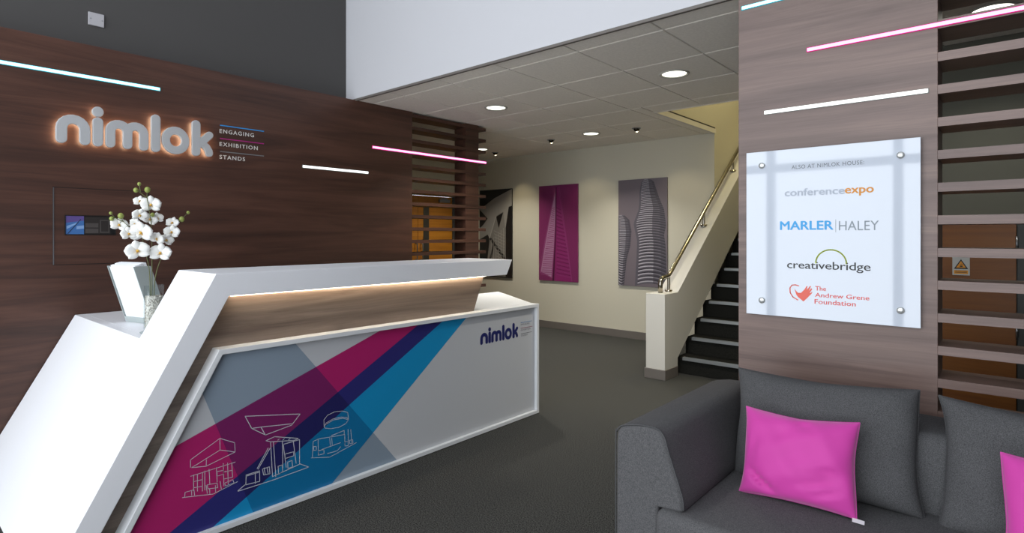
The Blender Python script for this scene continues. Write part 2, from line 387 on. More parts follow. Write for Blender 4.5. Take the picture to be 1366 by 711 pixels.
# measured outlines of the printed graphic, the emblem and the orchid
BAND=[[1.0417,0.5922],[1.2501,0.0261],[2.1017,0.0305],[1.4767,0.797]]
M1=[[0.9502,0.4537],[1.9483,0.7981]]
M2=[[0.8869,0.0712],[2.2358,0.7948]]
N2=[[1.0627,0.0261],[2.4326,0.7909]]
B2=[[1.6732,0.0283],[2.6621,0.7964]]
STAND_A=[[[0.9709,0.3302],[0.9709,0.3637],[1.0959,0.4256],[1.1623,0.3877],[1.1649,0.3433],[1.0365,0.3154],[0.9757,0.3277],[1.097,0.3718],[1.1649,0.3433]],[[1.0959,0.4256],[1.097,0.3718]],[[1.0375,0.345],[1.0365,0.3154]],[[0.9709,0.2905],[1.1649,0.2954]],[[0.9839,0.2926],[0.9839,0.2227]],[[0.9998,0.2901],[0.9998,0.2148]],[[1.0207,0.2914],[1.0207,0.2077]],[[1.0306,0.2962],[1.0306,0.2096]],[[1.0489,0.2984],[1.0524,0.2287]],[[1.0806,0.2966],[1.0842,0.2289]],[[1.1114,0.306],[1.114,0.2004]],[[1.1306,0.3029],[1.1332,0.2022]],[[1.149,0.2974],[1.1532,0.2282]],[[0.9839,0.2626],[1.0207,0.26]],[[0.9839,0.2356],[1.0207,0.2297]],[[1.114,0.2649],[1.1501,0.2618]],[[1.114,0.2327],[1.1532,0.2282]],[[1.0832,0.2761],[1.1124,0.2735],[1.1124,0.2547],[1.0842,0.2556],[1.0832,0.2761]],[[0.9379,0.2075],[1.0665,0.179],[1.1756,0.2003]],[[0.9473,0.2069],[0.9487,0.2269],[0.9853,0.2258],[0.9877,0.2007]],[[0.9757,0.2254],[0.9757,0.2032]],[[1.0415,0.2296],[1.0842,0.2236],[1.0867,0.2014],[1.044,0.2104],[1.0415,0.2296]],[[1.0365,0.2286],[1.0415,0.1902]],[[1.0514,0.2079],[1.0524,0.1838]],[[1.0766,0.2154],[1.0776,0.1832]],[[1.097,0.2274],[1.1021,0.191]],[[1.1176,0.2127],[1.1543,0.217],[1.1596,0.199],[1.1202,0.1984],[1.1176,0.2127]]]
STAND_B=[[[1.312,0.3564],[1.3558,0.3647],[1.4811,0.3225],[1.4591,0.3184],[1.3382,0.3436],[1.312,0.3564]],[[1.3352,0.3444],[1.3452,0.1699]],[[1.3499,0.3387],[1.3617,0.1646]],[[1.3965,0.3307],[1.3977,0.1967]],[[1.4037,0.3141],[1.4875,0.3149]],[[1.4875,0.3149],[1.4875,0.19]],[[1.4007,0.3121],[1.4159,0.1941]],[[1.4542,0.3121],[1.4685,0.1987]],[[1.4098,0.2629],[1.456,0.2614],[1.456,0.2408],[1.411,0.2404],[1.4098,0.2629]],[[1.3323,0.3138],[1.2737,0.2291]],[[1.3236,0.3174],[1.2691,0.2333]],[[1.2146,0.1727],[1.2163,0.2192],[1.2805,0.2186],[1.2816,0.1676],[1.2146,0.1727]],[[1.2601,0.2176],[1.2601,0.1633]],[[1.2947,0.2227],[1.3294,0.2234],[1.3323,0.1882],[1.3004,0.1926],[1.2947,0.2227]],[[1.3033,0.2257],[1.3091,0.1899]],[[1.3178,0.2241],[1.3236,0.1881]],[[1.3736,0.2128],[1.3947,0.2122],[1.3977,0.1793],[1.3766,0.1714],[1.3736,0.2128]],[[1.4233,0.2181],[1.4467,0.22],[1.4498,0.1866],[1.4251,0.1854],[1.4233,0.2181]],[[1.1783,0.1573],[1.2108,0.174]],[[1.1783,0.1545],[1.3382,0.1521],[1.5388,0.1583],[1.4906,0.1891]],[[1.3452,0.1699],[1.4875,0.1882]],[[1.3724,0.343],[1.3796,0.3468]],[[1.3977,0.3361],[1.4068,0.3413]],[[1.4282,0.3291],[1.4374,0.3342]],[[1.2163,0.2136],[1.2805,0.213]],[[1.2112,0.5],[1.4909,0.4451],[1.4448,0.3994],[1.3096,0.3851],[1.2423,0.4343],[1.2112,0.5]],[[1.2869,0.4293],[1.3096,0.3851]],[[1.2869,0.4293],[1.4448,0.4061]],[[1.2869,0.4293],[1.2423,0.4343]]]
STAND_C=[[[1.6266,0.3443],[1.6252,0.3816],[1.6457,0.4013],[1.6873,0.4102],[1.737,0.4031],[1.7696,0.3879],[1.7747,0.3484]],[[1.6266,0.3443],[1.6389,0.3628],[1.6803,0.3744],[1.7298,0.3719],[1.7659,0.3601],[1.7747,0.3484],[1.7586,0.33],[1.7156,0.3199],[1.6664,0.3249],[1.632,0.3367],[1.6266,0.3443]],[[1.6286,0.353],[1.6803,0.3681],[1.737,0.3639],[1.7696,0.3496]],[[1.5584,0.201],[1.5636,0.2843],[1.5915,0.289],[1.7514,0.2715]],[[1.5915,0.289],[1.5929,0.2031]],[[1.6699,0.2866],[1.7478,0.2946],[1.7478,0.2724]],[[1.7514,0.2715],[1.7514,0.2206]],[[1.7717,0.2948],[1.7732,0.221]],[[1.7893,0.2903],[1.7952,0.2086]],[[1.565,0.2567],[1.5815,0.2539],[1.5815,0.2338],[1.5663,0.2369],[1.565,0.2567]],[[1.5929,0.2275],[1.6252,0.2245],[1.6266,0.2026],[1.5949,0.2044],[1.5929,0.2275]],[[1.6117,0.2283],[1.7262,0.2339]],[[1.6457,0.1971],[1.7049,0.1957],[1.7262,0.2118]],[[1.6595,0.2769],[1.6629,0.2356]],[[1.672,0.2749],[1.6748,0.2323]],[[1.7514,0.2302],[1.7717,0.2291],[1.7732,0.2051],[1.7528,0.2075],[1.7514,0.2302]],[[1.7805,0.2318],[1.8012,0.2295],[1.8026,0.2098],[1.782,0.2122],[1.7805,0.2318]],[[1.5518,0.2017],[1.6595,0.1745],[1.825,0.2069]]]
HAND=[[-0.709,1.129],[-0.7017,1.119],[-0.6945,1.1116],[-0.6824,1.1124],[-0.668,1.1289],[-0.6609,1.1424],[-0.6561,1.1426],[-0.6609,1.1268],[-0.6514,1.1377],[-0.6466,1.1442],[-0.6429,1.1424],[-0.6523,1.1221],[-0.6419,1.1347],[-0.6382,1.1308],[-0.649,1.112],[-0.6372,1.1195],[-0.6396,1.1126],[-0.6561,1.0933],[-0.6728,1.0755],[-0.6945,1.0932],[-0.7017,1.1032]]
CRES=[[-0.692,1.1421],[-0.7051,1.1456],[-0.7188,1.1432],[-0.7272,1.1306],[-0.7262,1.1095],[-0.7149,1.0918],[-0.6945,1.0801]]
FLOW=[[-3.36,0.9494,1.5372,0.023],[-3.32,0.9868,1.5187,0.0357],[-3.3,0.9324,1.4626,0.0268],[-3.33,0.987,1.4442,0.0268],[-3.34,1.0233,1.4515,0.023],[-3.36,0.9278,1.4188,0.0255],[-3.28,0.931,1.3752,0.0421],[-3.3,0.8841,1.3691,0.0268],[-3.34,0.8544,1.4144,0.0293],[-3.27,0.9134,1.2846,0.0408],[-3.28,1.0022,1.3446,0.0268],[-3.3,1.0769,1.3791,0.0293],[-3.31,1.0562,1.3379,0.0268],[-3.26,1.0114,1.2723,0.0383],[-3.33,1.0902,1.4292,0.0242]]
BUD=[[-3.33,0.9382,1.6217,0.0083],[-3.33,0.9233,1.59,0.0108],[-3.32,0.9715,1.5943,0.0128],[-3.34,0.8188,1.4707,0.007],[-3.34,0.8223,1.4438,0.0096],[-3.33,0.858,1.4577,0.0128],[-3.33,1.1353,1.4474,0.0128],[-3.33,1.1669,1.484,0.0077],[-3.33,0.998,1.4676,0.0096]]
STEM=[[[-3.32,0.9923,0.9925],[-3.32,0.9923,1.2292],[-3.32,0.9896,1.4036],[-3.32,0.9813,1.4781],[-3.32,0.9704,1.5521],[-3.32,0.9715,1.5943]],[[-3.32,0.9704,1.5521],[-3.32,0.9354,1.581],[-3.32,0.9205,1.5893]],[[-3.32,0.9407,1.5813],[-3.32,0.9354,1.6209]],[[-3.32,0.9896,0.9928],[-3.32,0.9813,1.1675],[-3.32,0.965,1.2673],[-3.32,0.9407,1.3662],[-3.32,0.9063,1.3905],[-3.32,0.8646,1.4323],[-3.32,0.8554,1.4574]],[[-3.32,0.8672,1.4294],[-3.32,0.834,1.4467],[-3.32,0.8139,1.47]],[[-3.32,0.834,1.4467],[-3.32,0.8174,1.4433]],[[-3.32,0.9978,0.992],[-3.32,1.0061,1.135],[-3.32,1.0312,1.2342],[-3.32,1.0651,1.322],[-3.32,1.0997,1.3985],[-3.32,1.1319,1.4472],[-3.32,1.1634,1.4836]]]
# ============================================================ LOGO
def stroke(path, r, n=8):
    """closed outline of a rounded stroke along a 2D path"""
    P = [Vector((p[0], p[1])) for p in path]; K = len(P); L = []; Rr = []
    for i in range(K):
        t = (P[min(i + 1, K - 1)] - P[max(i - 1, 0)]).normalized(); nn = Vector((-t.y, t.x))
        L.append(P[i] + nn * r); Rr.append(P[i] - nn * r)
    out = list(L)
    t = (P[-1] - P[-2]).normalized(); a0 = math.atan2(t.y, t.x) + PI / 2
    out += [P[-1] + Vector((math.cos(a0 - PI * k / n), math.sin(a0 - PI * k / n))) * r for k in range(1, n)]
    out += Rr[::-1]
    t = (P[0] - P[1]).normalized(); a0 = math.atan2(t.y, t.x) + PI / 2
    out += [P[0] + Vector((math.cos(a0 - PI * k / n), math.sin(a0 - PI * k / n))) * r for k in range(1, n)]
    return [(p.x, p.y) for p in out]
def arch(x0, x1, yb, yc, n=10):
    cx, rr = (x0 + x1) / 2, (x1 - x0) / 2
    return [(x0, yb)] + [(cx - rr * math.cos(PI * k / n), yc + rr * math.sin(PI * k / n)) for k in range(n + 1)] + [(x1, yb)]
R0 = 0.0285
def circ(cx, cy, rx, ry, n=24): return [(cx + rx * math.cos(2*PI*k/n), cy + ry * math.sin(2*PI*k/n)) for k in range(n)]
LETTERS = [
    ('n', [stroke(arch(.0285, .1465, .0285, .095), R0)], None),
    ('i', [stroke([(.2145, .0285), (.2145, .157)], R0), circ(.2145, .221, .031, .033)], None),
    ('m', [stroke(arch(.2815, .377, .0285, .110), R0 - .001), stroke(arch(.377, .4715, .0285, .110), R0 - .001)], None),
    ('l', [stroke([(.542, .0285), (.542, .2275)], R0)], None),
    ('o', [], (.6655, .0945)),
    ('k', [stroke([(.7985, .0285), (.7985, .2275)], R0), stroke([(.815, .085), (.840, .108), (.889, .160)], R0 * .93),
           stroke([(.815, .097), (.842, .092), (.868, .072), (.884, .045), (.887, .030)], R0 * .93)], None)]
def logo(parent, X, Y0, Z0, sc, th, mface, mback=None, bevel=0.004):
    for name, polys, o in LETTERS:
        jobs = []
        if mback: jobs.append((X - th - 0.006, X - th - 0.001, mback, 'glow_plate', -0.010 * sc))
        body = None
        tr = lambda P: [(Y0 + p[0] * sc, Z0 + p[1] * sc) for p in P]
        mb = MB()
        for q_, P in enumerate(polys): mb.prism(tr(P), 'X', X - th + .0002 * q_, X - .0004 * q_ * (1 if mback else .3))
        if o: mb.frame(tr(circ(o[0], o[1], .0885, .096)), tr(circ(o[0], o[1], .0365, .041)), 'X', X - th, X)
        body = obj('letter_' + name, mb, mface, parent, bevel=bevel if mback else 0)
        if mback:
            g = MB()
            def shrink(P, k):
                cx = sum(p[0] for p in P) / len(P); cy = sum(p[1] for p in P) / len(P)
                return P
            if name == 'n': g.prism(tr(stroke(arch(.0285, .1465, .0285, .095), R0 * .72)), 'X', X - th - 0.006, X - th - 0.001)
            if name == 'i':
                g.prism(tr(stroke([(.2145, .0285), (.2145, .157)], R0 * .72)), 'X', X - th - 0.006, X - th - 0.001); g.prism(tr(circ(.2145, .221, .023, .024)), 'X', X - th - 0.006, X - th - 0.001)
            if name == 'm':
                for a, c in ((.2815, .377), (.377, .4715)): g.prism(tr(stroke(arch(a, c, .0285, .110), R0 * .7)), 'X', X - th - 0.006, X - th - 0.001)
            if name == 'l': g.prism(tr(stroke([(.542, .0285), (.542, .2275)], R0 * .72)), 'X', X - th - 0.006, X - th - 0.001)
            if name == 'o': g.frame(tr(circ(o[0], o[1], .081, .088)), tr(circ(o[0], o[1], .044, .049)), 'X', X - th - 0.006, X - th - 0.001)
            if name == 'k':
                for P in ([(.7985, .0285), (.7985, .2275)], [(.815, .085), (.840, .108), (.889, .160)], [(.815, .097), (.842, .092), (.868, .072), (.884, .045), (.887, .030)]):
                    g.prism(tr(stroke(P, R0 * .68)), 'X', X - th - 0.006, X - th - 0.001)
            obj('glow_plate', g, mback, body)
sign = thing('illuminated_sign', 'big pale grey 3D letters nimlok glowing from behind on the dark wall', 'sign', (XW, 1.25, 1.93))
logo(sign, -4.385, 0.793, 1.930, 1.0, 0.026, M['letter'], M['halo'])
for (a, c) in ((.03, .08), (.147, .08), (.2145, .1), (.2145, .221), (.28, .08), (.377, .08), (.47, .08), (.542, .12), (.60, .095), (.735, .095), (.80, .12), (.885, .15)):
    obj('stand_off_pin', MB().lathe([(.004, 0), (.004, .034)], (XW, .793 + a, 1.93 + c), 8, 0, 'X'), M['metal_grey'], sign)
yU, zU = (0, 1, 0), (0, 0, 1)
tagl = thing('tagline_lettering', 'small white words under coloured lines right of the glowing letters', 'lettering', (XW, 1.94, 2.05))
t_white = mat('vinyl_white', '#d9d6d2', 0.6)
for body, y1, zt, ln, col in (('ENGAGING', 2.026, 2.155, 2.183, '#2f93d8'), ('EXHIBITION', 2.056, 2.058, 2.085, '#a8247c'), ('STANDS', 1.958, 1.962, 1.988, '#77787a')):
    text_mesh(body, (XW + 0.002, 1.771, zt - 0.029), y1 - 1.771, 0.029, yU, zU, t_white, tagl, 'word', space=1.25, fat=.0008)
    obj('line', MB().box(XW, XW + 0.003, 1.775, 2.106, ln - 0.0035, ln + 0.0035), mat('vinyl_line', col, 0.5), tagl)

# switch plate high on the grey wall
t = thing('switch_plate', 'white blank switch plate high on the charcoal wall', 'wall plate', (XG, 1.04, 2.80))
obj('plate', MB().box(XG, XG + 0.012, 1.0, 1.088, 2.757, 2.843), mat('plastic_white', '#b9b7bb', 0.4), t, bevel=0.003)
for yy in (1.012, 1.076): obj('screw', MB().lathe([(1e-4, .0018), (.004, .0018), (.004, 0)], (XG + 0.012, yy, 2.80), 10, 0, 'X'), M['metal_grey'], t)

# access hatch in the walnut wall with a leaflet window
t = thing('access_hatch', 'flush square walnut hatch with dark slot, left of the orchids', 'hatch', (XW, 1.05, 1.42))
obj('shadow_gap', MB().frame([(.787, 1.177), (1.305, 1.177), (1.305, 1.661), (.787, 1.661)], [(.793, 1.181), (1.30, 1.181), (1.30, 1.657), (.793, 1.657)], 'X', XW - 0.001, XW + 0.0015), M['black'], t)
obj('door_panel', MB().box(XW, XW + 0.0025, .793, 1.30, 1.181, 1.657), M['walnut_y'], t)
obj('edge_strip', MB().box(XW, XW + 0.006, .788, .7925, 1.18, 1.658), M['metal_grey'], t)
XR = XW + 0.0026
sl = obj('slot_frame', MB().box(XR, XR + 0.001, .845, 1.115, 1.364, 1.489), M['black'], t)
obj('slot_frame_lip', MB().frame([(.845, 1.364), (1.115, 1.364), (1.115, 1.489), (.845, 1.489)], [(.850, 1.368), (1.110, 1.368), (1.110, 1.485), (.850, 1.485)], 'X', XR, XR + 0.005), mat('slot_lip', '#1d1a18', 0.4), t)
cm = [mat('card_blue', '#3d6aa5', 0.4), mat('card_violet', '#5a4a86', 0.4), mat('card_pale', '#7fa0cc', 0.4), mat('card_dark', '#22314f', 0.4)]
cd = MB(); xx = XR + 0.0012
def yzp(mb, pts, x, mi): mb.poly([(x, a, b) for a, b in pts], mi)
yzp(cd, [(.851, 1.369), (.944, 1.369), (.944, 1.484), (.851, 1.484)], xx, 0)
yzp(cd, [(.851, 1.44), (.944, 1.455), (.944, 1.484), (.851, 1.484)], xx + .0002, 1)
yzp(cd, [(.855, 1.40), (.90, 1.43), (.925, 1.45), (.88, 1.43), (.855, 1.42)], xx + .0004, 2)
yzp(cd, [(.858, 1.372), (.864, 1.372), (.930, 1.462), (.926, 1.466)], xx + .0006, 3)
yzp(cd, [(.905, 1.40), (.944, 1.405), (.944, 1.425), (.905, 1.42)], xx + .0004, 2)
obj('picture_card', cd, cm, t, label='blue and violet picture card')
dv = MB(); dm = [mat('device_grey', '#4a4543', 0.35), mat('device_dark', '#2c2725', 0.35)]
yzp(dv, [(.948, 1.372), (1.085, 1.372), (1.085, 1.480), (.948, 1.480)], xx, 1)
yzp(dv, [(.950, 1.376), (1.020, 1.376), (1.020, 1.405), (.950, 1.405)], xx + .0002, 0)
yzp(dv, [(.950, 1.412), (1.020, 1.412), (1.020, 1.440), (.950, 1.440)], xx + .0002, 0)
yzp(dv, [(1.028, 1.378), (1.080, 1.378), (1.080, 1.462), (1.028, 1.462)], xx + .0002, 0)
yzp(dv, [(1.034, 1.386), (1.074, 1.386), (1.074, 1.455), (1.034, 1.455)], xx + .0004, 1)
obj('entry_device', dv, dm, t)

# ============================================================ RECEPTION DESK
XD = -2.72
desk = thing('reception_desk', 'angular white reception desk with wood band and coloured graphic front', 'desk', (-3.2, 2.0, 0))
# white folded counter slab and sloping leg
m_ = .535
outer = [(1.070, 1.186), (3.118, 1.186), (3.060, 1.080), (1.127, 1.080), (.537, 0.0), (.436, 0.0)]
obj('counter_top', MB().prism(outer, 'X', -3.18, XD), M['white'], desk, bevel=0.002)
# the same sloping sheet carried back to the wall below the work surface
def Yp(z): return 1.070 - m_ * (1.186 - z)
obj('sloping_end_panel', MB().prism([(Yp(.862), .862), (Yp(.862) + .05, .862), (.485, 0), (.436, 0)], 'X', -4.43, -3.1805), M['white'], desk, bevel=0.0015)
obj('work_surface', MB().prism([(Yp(.862) + .0505, .862), (1.75, .862), (1.75, .835), (Yp(.862) + .0505, .835)], 'X', -4.43, -3.185), M['white'], desk, bevel=0.0015)
# leaning wood band
obj('wood_band', MB().prism([(.470, 0), (1.135, 1.079), (2.905, 1.079), (2.805, .838), (2.46, 0)], 'X', -2.83, -2.80), M['walnut_desk'], desk)
# front box: frame, graphic panel, cabinet behind
ox = [(1.085, .838), (3.432, .838), (3.432, 0.004), (.634, 0.004)]
bw = .024
sx = bw * math.sqrt(1 + .541 ** 2)
inn = [(1.085 - .541 * bw + sx, .838 - bw), (3.432 - bw, .838 - bw), (3.432 - bw, .004 + bw), (.634 + .541 * bw + sx, .004 + bw)]
obj('front_frame', MB().frame(ox, inn, 'X', -2.799, XD), M['white2'], desk, bevel=0.0015)
ZT = .838
cab = MB()
cab.add([(-2.80, 2.70, ZT), (-2.80, 3.432, ZT), (-3.60, 3.93, ZT), (-3.60, 2.70, ZT), (-2.80, 2.70, 0), (-2.80, 3.432, 0), (-3.60, 3.93, 0), (-3.60, 2.70, 0)],
        [(0, 1, 2, 3), (4, 7, 6, 5), (0, 4, 5, 1), (1, 5, 6, 2), (2, 6, 7, 3), (3, 7, 4, 0)])
cab2 = MB()
cab2.add([(-2.832, 2.72, ZT), (-2.80, 2.81, ZT), (-2.80, 3.432, ZT), (-3.60, 3.93, ZT), (-3.60, 2.72, ZT)] + [(-2.832, 2.72, ZT - .03), (-2.80, 2.81, ZT - .03), (-2.80, 3.432, ZT - .03), (-3.60, 3.93, ZT - .03), (-3.60, 2.72, ZT - .03)],
         [(0, 1, 2, 3, 4), (5, 9, 8, 7, 6), (0, 5, 6, 1), (1, 6, 7, 2), (2, 7, 8, 3), (3, 8, 9, 4), (4, 9, 5, 0)])
obj('cabinet_top', cab2, M['white2'], desk)
end = MB(); end.add([(-2.80, 3.41, 0), (-2.80, 3.432, 0), (-3.60, 3.93, 0), (-3.60, 3.90, 0), (-2.80, 3.41, ZT - .03), (-2.80, 3.432, ZT - .03), (-3.60, 3.93, ZT - .03), (-3.60, 3.90, ZT - .03)],
        [(0, 1, 2, 3), (4, 7, 6, 5), (0, 4, 5, 1), (1, 5, 6, 2), (2, 6, 7, 3), (3, 7, 4, 0)])
obj('cabinet_end', end, M['white2'], desk)
obj('cabinet_back', MB().box(-3.60, -3.58, 2.72, 3.90, 0, ZT - .03), M['white2'], desk)
obj('counter_support', MB().box(-3.15, -3.12, 1.2, 2.9, 0, 1.08), M['white2'], desk)
obj('led_strip', MB().box(-2.792, -2.776, 1.16, 2.90, 1.0735, 1.0795), M['led'], desk, label='warm glowing light strip under the counter')

# --- printed graphic (flat print)
XGp = -2.745
def clip(P, Q):
    """convex clip of polygon P by convex polygon Q"""
    area2 = sum(Q[i][0] * Q[(i+1) % len(Q)][1] - Q[(i+1) % len(Q)][0] * Q[i][1] for i in range(len(Q)))
    if area2 < 0: Q = Q[::-1]
    out = list(P)
    for i in range(len(Q)):
        a, b2 = Q[i], Q[(i + 1) % len(Q)]
        f_ = lambda p: (b2[0]-a[0])*(p[1]-a[1]) - (b2[1]-a[1])*(p[0]-a[0])
        src = out; out = []
        for k in range(len(src)):
            p, q = src[k], src[(k + 1) % len(src)]; fp, fq = f_(p), f_(q)
            if fp >= 0: out.append(p)
            if (fp > 0 > fq) or (fp < 0 < fq):
                t_ = fp / (fp - fq); out.append((p[0] + (q[0]-p[0]) * t_, p[1] + (q[1]-p[1]) * t_))
        if not out: return []
    return out
def ext(L, t0, t1):
    (a, b2), (c, d) = L; return [(a + (c-a) * t0, b2 + (d-b2) * t0), (a + (c-a) * t1, b2 + (d-b2) * t1)]
def strip(L1, L2): 
    A_, B_ = ext(L1, -.6, 1.16), ext(L2, -.6, 1.16); return [A_[0], A_[1], B_[1], B_[0]]
FRM = [(.60, .005), (1.10, .830), (3.43, .830), (3.43, .005)]
FRM = [(p[0] , p[1]) for p in [(inn[3][0] - .006, inn[3][1] - .004), (inn[0][0] - .006, inn[0][1] + .004), (inn[1][0] + .004, inn[1][1] + .004), (inn[2][0] + .004, inn[2][1] - .004)]]
BL, BR = (BAND[0], BAND[1]), (BAND[3], BAND[2])
band = ext(BL, -.6, 1.3) + ext(BR, -.1, 1.3)[::-1]
below = [(-9, -9), (9, -9), (9, 9), (-9, 9)]
gm = [mat('print_ground', '#c3c5c9', 0.4), mat('print_steel', '#8b9aa9', 0.4), mat('print_magenta', '#b02068', 0.4), mat('print_plum', '#78205f', 0.4),
      mat('print_navy', '#2c2b72', 0.4), mat('print_deep_navy', '#22215c', 0.4), mat('print_blue', '#1190c6', 0.4), mat('print_deep_blue', '#0a71a4', 0.4)]
gp = MB(); gp.prism(FRM, 'X', -2.765, XGp, 0)
def sheet(P, lvl, mi):
    P = clip(P, FRM)
    if len(P) > 2: gp.poly([(XGp + 0.0003 * lvl, p[0], p[1]) for p in P], mi)
sheet(band, 1, 1)
for L1, L2, m1, m2 in ((M1, M2, 2, 3), (M2, N2, 4, 5), (N2, B2, 6, 7)):
    st_ = strip(L1, L2); sheet(st_, 2, m1); sheet(clip(st_, band), 3, m2)
obj('graphic_panel', gp, gm, desk, label='white graphic panel with magenta, navy and blue diagonal bands')
ln_m = mat('print_line', '#cfd0d8', 0.5)
def ribbon(polys, hw, fn, name, mats, parent, label=None):
    mb = MB()
    for P in polys:
        for (a, c) in zip(P, P[1:]):
            a, c = Vector(a), Vector(c); d = c - a
            if d.length < 1e-5: continue
            d.normalize(); nn = Vector((-d.y, d.x)) * hw; e_ = d * hw * .6
            mb.poly([fn(*(a - e_ + nn)), fn(*(c + e_ + nn)), fn(*(c + e_ - nn)), fn(*(a - e_ - nn))])
    return obj(name, mb, mats, parent, label=label)
gfn = lambda y, z: (XGp + 0.0013, y, z)
for nm, P, hw, lb in (('line_drawing', STAND_A, .0012, 'white outline of a stand with boxy canopy'), ('line_drawing', STAND_B, .0016, 'white outline of a stand with a wedge canopy'), ('line_drawing', STAND_C, .0013, 'white outline of a stand with a round canopy')):
    ribbon(P, hw, gfn, nm, ln_m, desk, lb)
navy = mat('print_logo_navy', '#1c2263', 0.4)
logo(desk, XGp + 0.0016, 2.812, .607, .437, 0.001, navy)
for zt, y1, col in ((.712, 3.375, '#2f6fa8'), (.670, 3.38, '#8a2c50'), (.629, 3.373, '#4f5054')):
    obj('line', MB().box(XGp, XGp + 0.0012, 3.243, y1, zt - .002, zt + .001), mat('print_rule', col, 0.5), desk)
for body, y1, z0 in (('ENGAGING', 3.345, .692), ('EXHIBITION', 3.355, .650), ('STANDS', 3.32, .609)):
    text_mesh(body, (XGp + 0.0012, 3.243, z0), y1 - 3.243, .0115, yU, zU, mat('print_word', '#5c5c6c', 0.5), desk, 'word', space=1.2)

# ============================================================ VASE AND ORCHIDS
vx, vy, vz = -3.325, 1.003, .8625
vase = thing('glass_vase', 'clear cylindrical glass vase half full of white gravel on the desk', 'vase', (vx, vy, vz))
obj('foot', MB().lathe([(1e-4, 0), (.062, 0), (.064, .003), (.060, .006), (1e-4, .008)], (vx, vy, vz), 28), M['glass'], vase)
obj('cylinder', MB().lathe([(1e-4, .0085), (.044, .0085), (.0455, .012), (.0455, .243), (.0435, .243)], (vx, vy, vz), 32), M['glass'], vase)
gv = MB()
rnd = random.Random(3)
for k in range(520):
    z = rnd.uniform(.02, .185); a = rnd.uniform(0, 2 * PI); rr = .0375 if k < 400 else rnd.uniform(0, .036)
    if k >= 400: z = rnd.uniform(.178, .188)
    gv.sphere((vx + rr * math.cos(a), vy + rr * math.sin(a), vz + z), rnd.uniform(.0032, .0052), 4, rnd.choice([0, 0, 1]), .8)
gv.lathe([(1e-4, .016), (.036, .016), (.036, .182), (1e-4, .184)], (vx, vy, vz), 20)
g_ = obj('gravel', gv, [mat('gravel_white', '#cfcac2', 0.8), mat('gravel_beige', '#b3ab9f', 0.8)], vase); g_['kind'] = 'stuff'
M['petal'] = mat('orchid_petal', '#eeeeea', 0.55); b = M['petal'].node_tree.nodes['Principled BSDF']; b.inputs['Subsurface Weight'].default_value = 0.15; b.inputs['Subsurface Radius'].default_value = (.01, .01, .008)
M['lip'] = mat('orchid_lip', '#e0b040', 0.5); M['stem'] = mat('orchid_stem', '#5d6238', 0.5); M['bud'] = mat('orchid_bud', '#8f9a4c', 0.5)
def petal(mb, Mx, ang, L, W, cup, mi=0, nu=6, nv=4, tilt=0.25):
    R_ = Matrix.Rotation(ang, 4, 'Z') @ Matrix.Rotation(-tilt, 4, 'Y')
    vs = []
    for i in range(nu + 1):
        u = i / nu; wd = W * (math.sin(PI * min(1, (u * .93 + .07)) ** .85) ** .6) * (1 if u < 1 else .25)
        for j in range(nv + 1):
            v = j / nv * 2 - 1
            p = Vector((u * L, v * wd, -cup * (v * v) * W - cup * .5 * L * (u - .5) ** 2 + .0014 * math.sin(7 * v + 9 * u)))
            vs.append(Mx @ (R_ @ p))
    fs = [(i*(nv+1)+j, i*(nv+1)+j+1, (i+1)*(nv+1)+j+1, (i+1)*(nv+1)+j) for i in range(nu) for j in range(nv)]
    mb.add(vs, fs, mi, True)
def flower(c, r, face, roll, parent):
    Mx = Matrix.Translation(c) @ Vector(face).to_track_quat('Z', 'Y').to_matrix().to_4x4() @ Matrix.Rotation(roll, 4, 'Z')
    mb = MB()
    for a in (90, 215, 325): petal(mb, Mx @ Matrix.Translation((0, 0, -.002)), math.radians(a), r * 1.0, r * .40, .35)
    for a in (12, 168): petal(mb, Mx, math.radians(a), r * 1.02, r * .66, .3)
    o = obj('flower', mb, M['petal'], parent, loc=c)
    sd = o.modifiers.new('thick', 'SOLIDIFY'); sd.thickness = .0008
    lb = MB(); petal(lb, Mx @ Matrix.Translation((0, 0, .003)), math.radians(270), r * .55, r * .2, -.8, tilt=-.9)
    for s_ in (-1, 1): petal(lb, Mx @ Matrix.Translation((0, 0, .003)), math.radians(270 + 55 * s_), r * .28, r * .12, -.6, tilt=-1.0)
    lb.sphere(Mx @ Vector((0, 0, .004)), r * .11, 6)
    obj('lip', lb, M['lip'], o, loc=c)
def smooth_path(P, k=5):
    P = [Vector(p) for p in P]; out = []
    for i in range(len(P) - 1):
        p0, p1, p2, p3 = P[max(i-1, 0)], P[i], P[i+1], P[min(i+2, len(P)-1)]
        for j in range(k):
            t = j / k; out.append(0.5 * ((2*p1) + (p2-p0)*t + (2*p0-5*p1+4*p2-p3)*t*t + (-p0+3*p1-3*p2+p3)*t**3))
    out.append(P[-1]); return out
groups_ = [('tallest orchid stem with round buds at its top, in the glass vase', [0, 1, 2], [0, 1, 2, 3, 4], [0, 1, 2, 8]),
           ('orchid stem arching left towards the wall slot, in the glass vase', [3, 4, 5], [5, 6, 7, 8, 9], [3, 4, 5]),
           ('orchid stem leaning right over the counter corner, in the glass vase', [6], [10, 11, 12, 13, 14], [6, 7])]
rnd = random.Random(11)
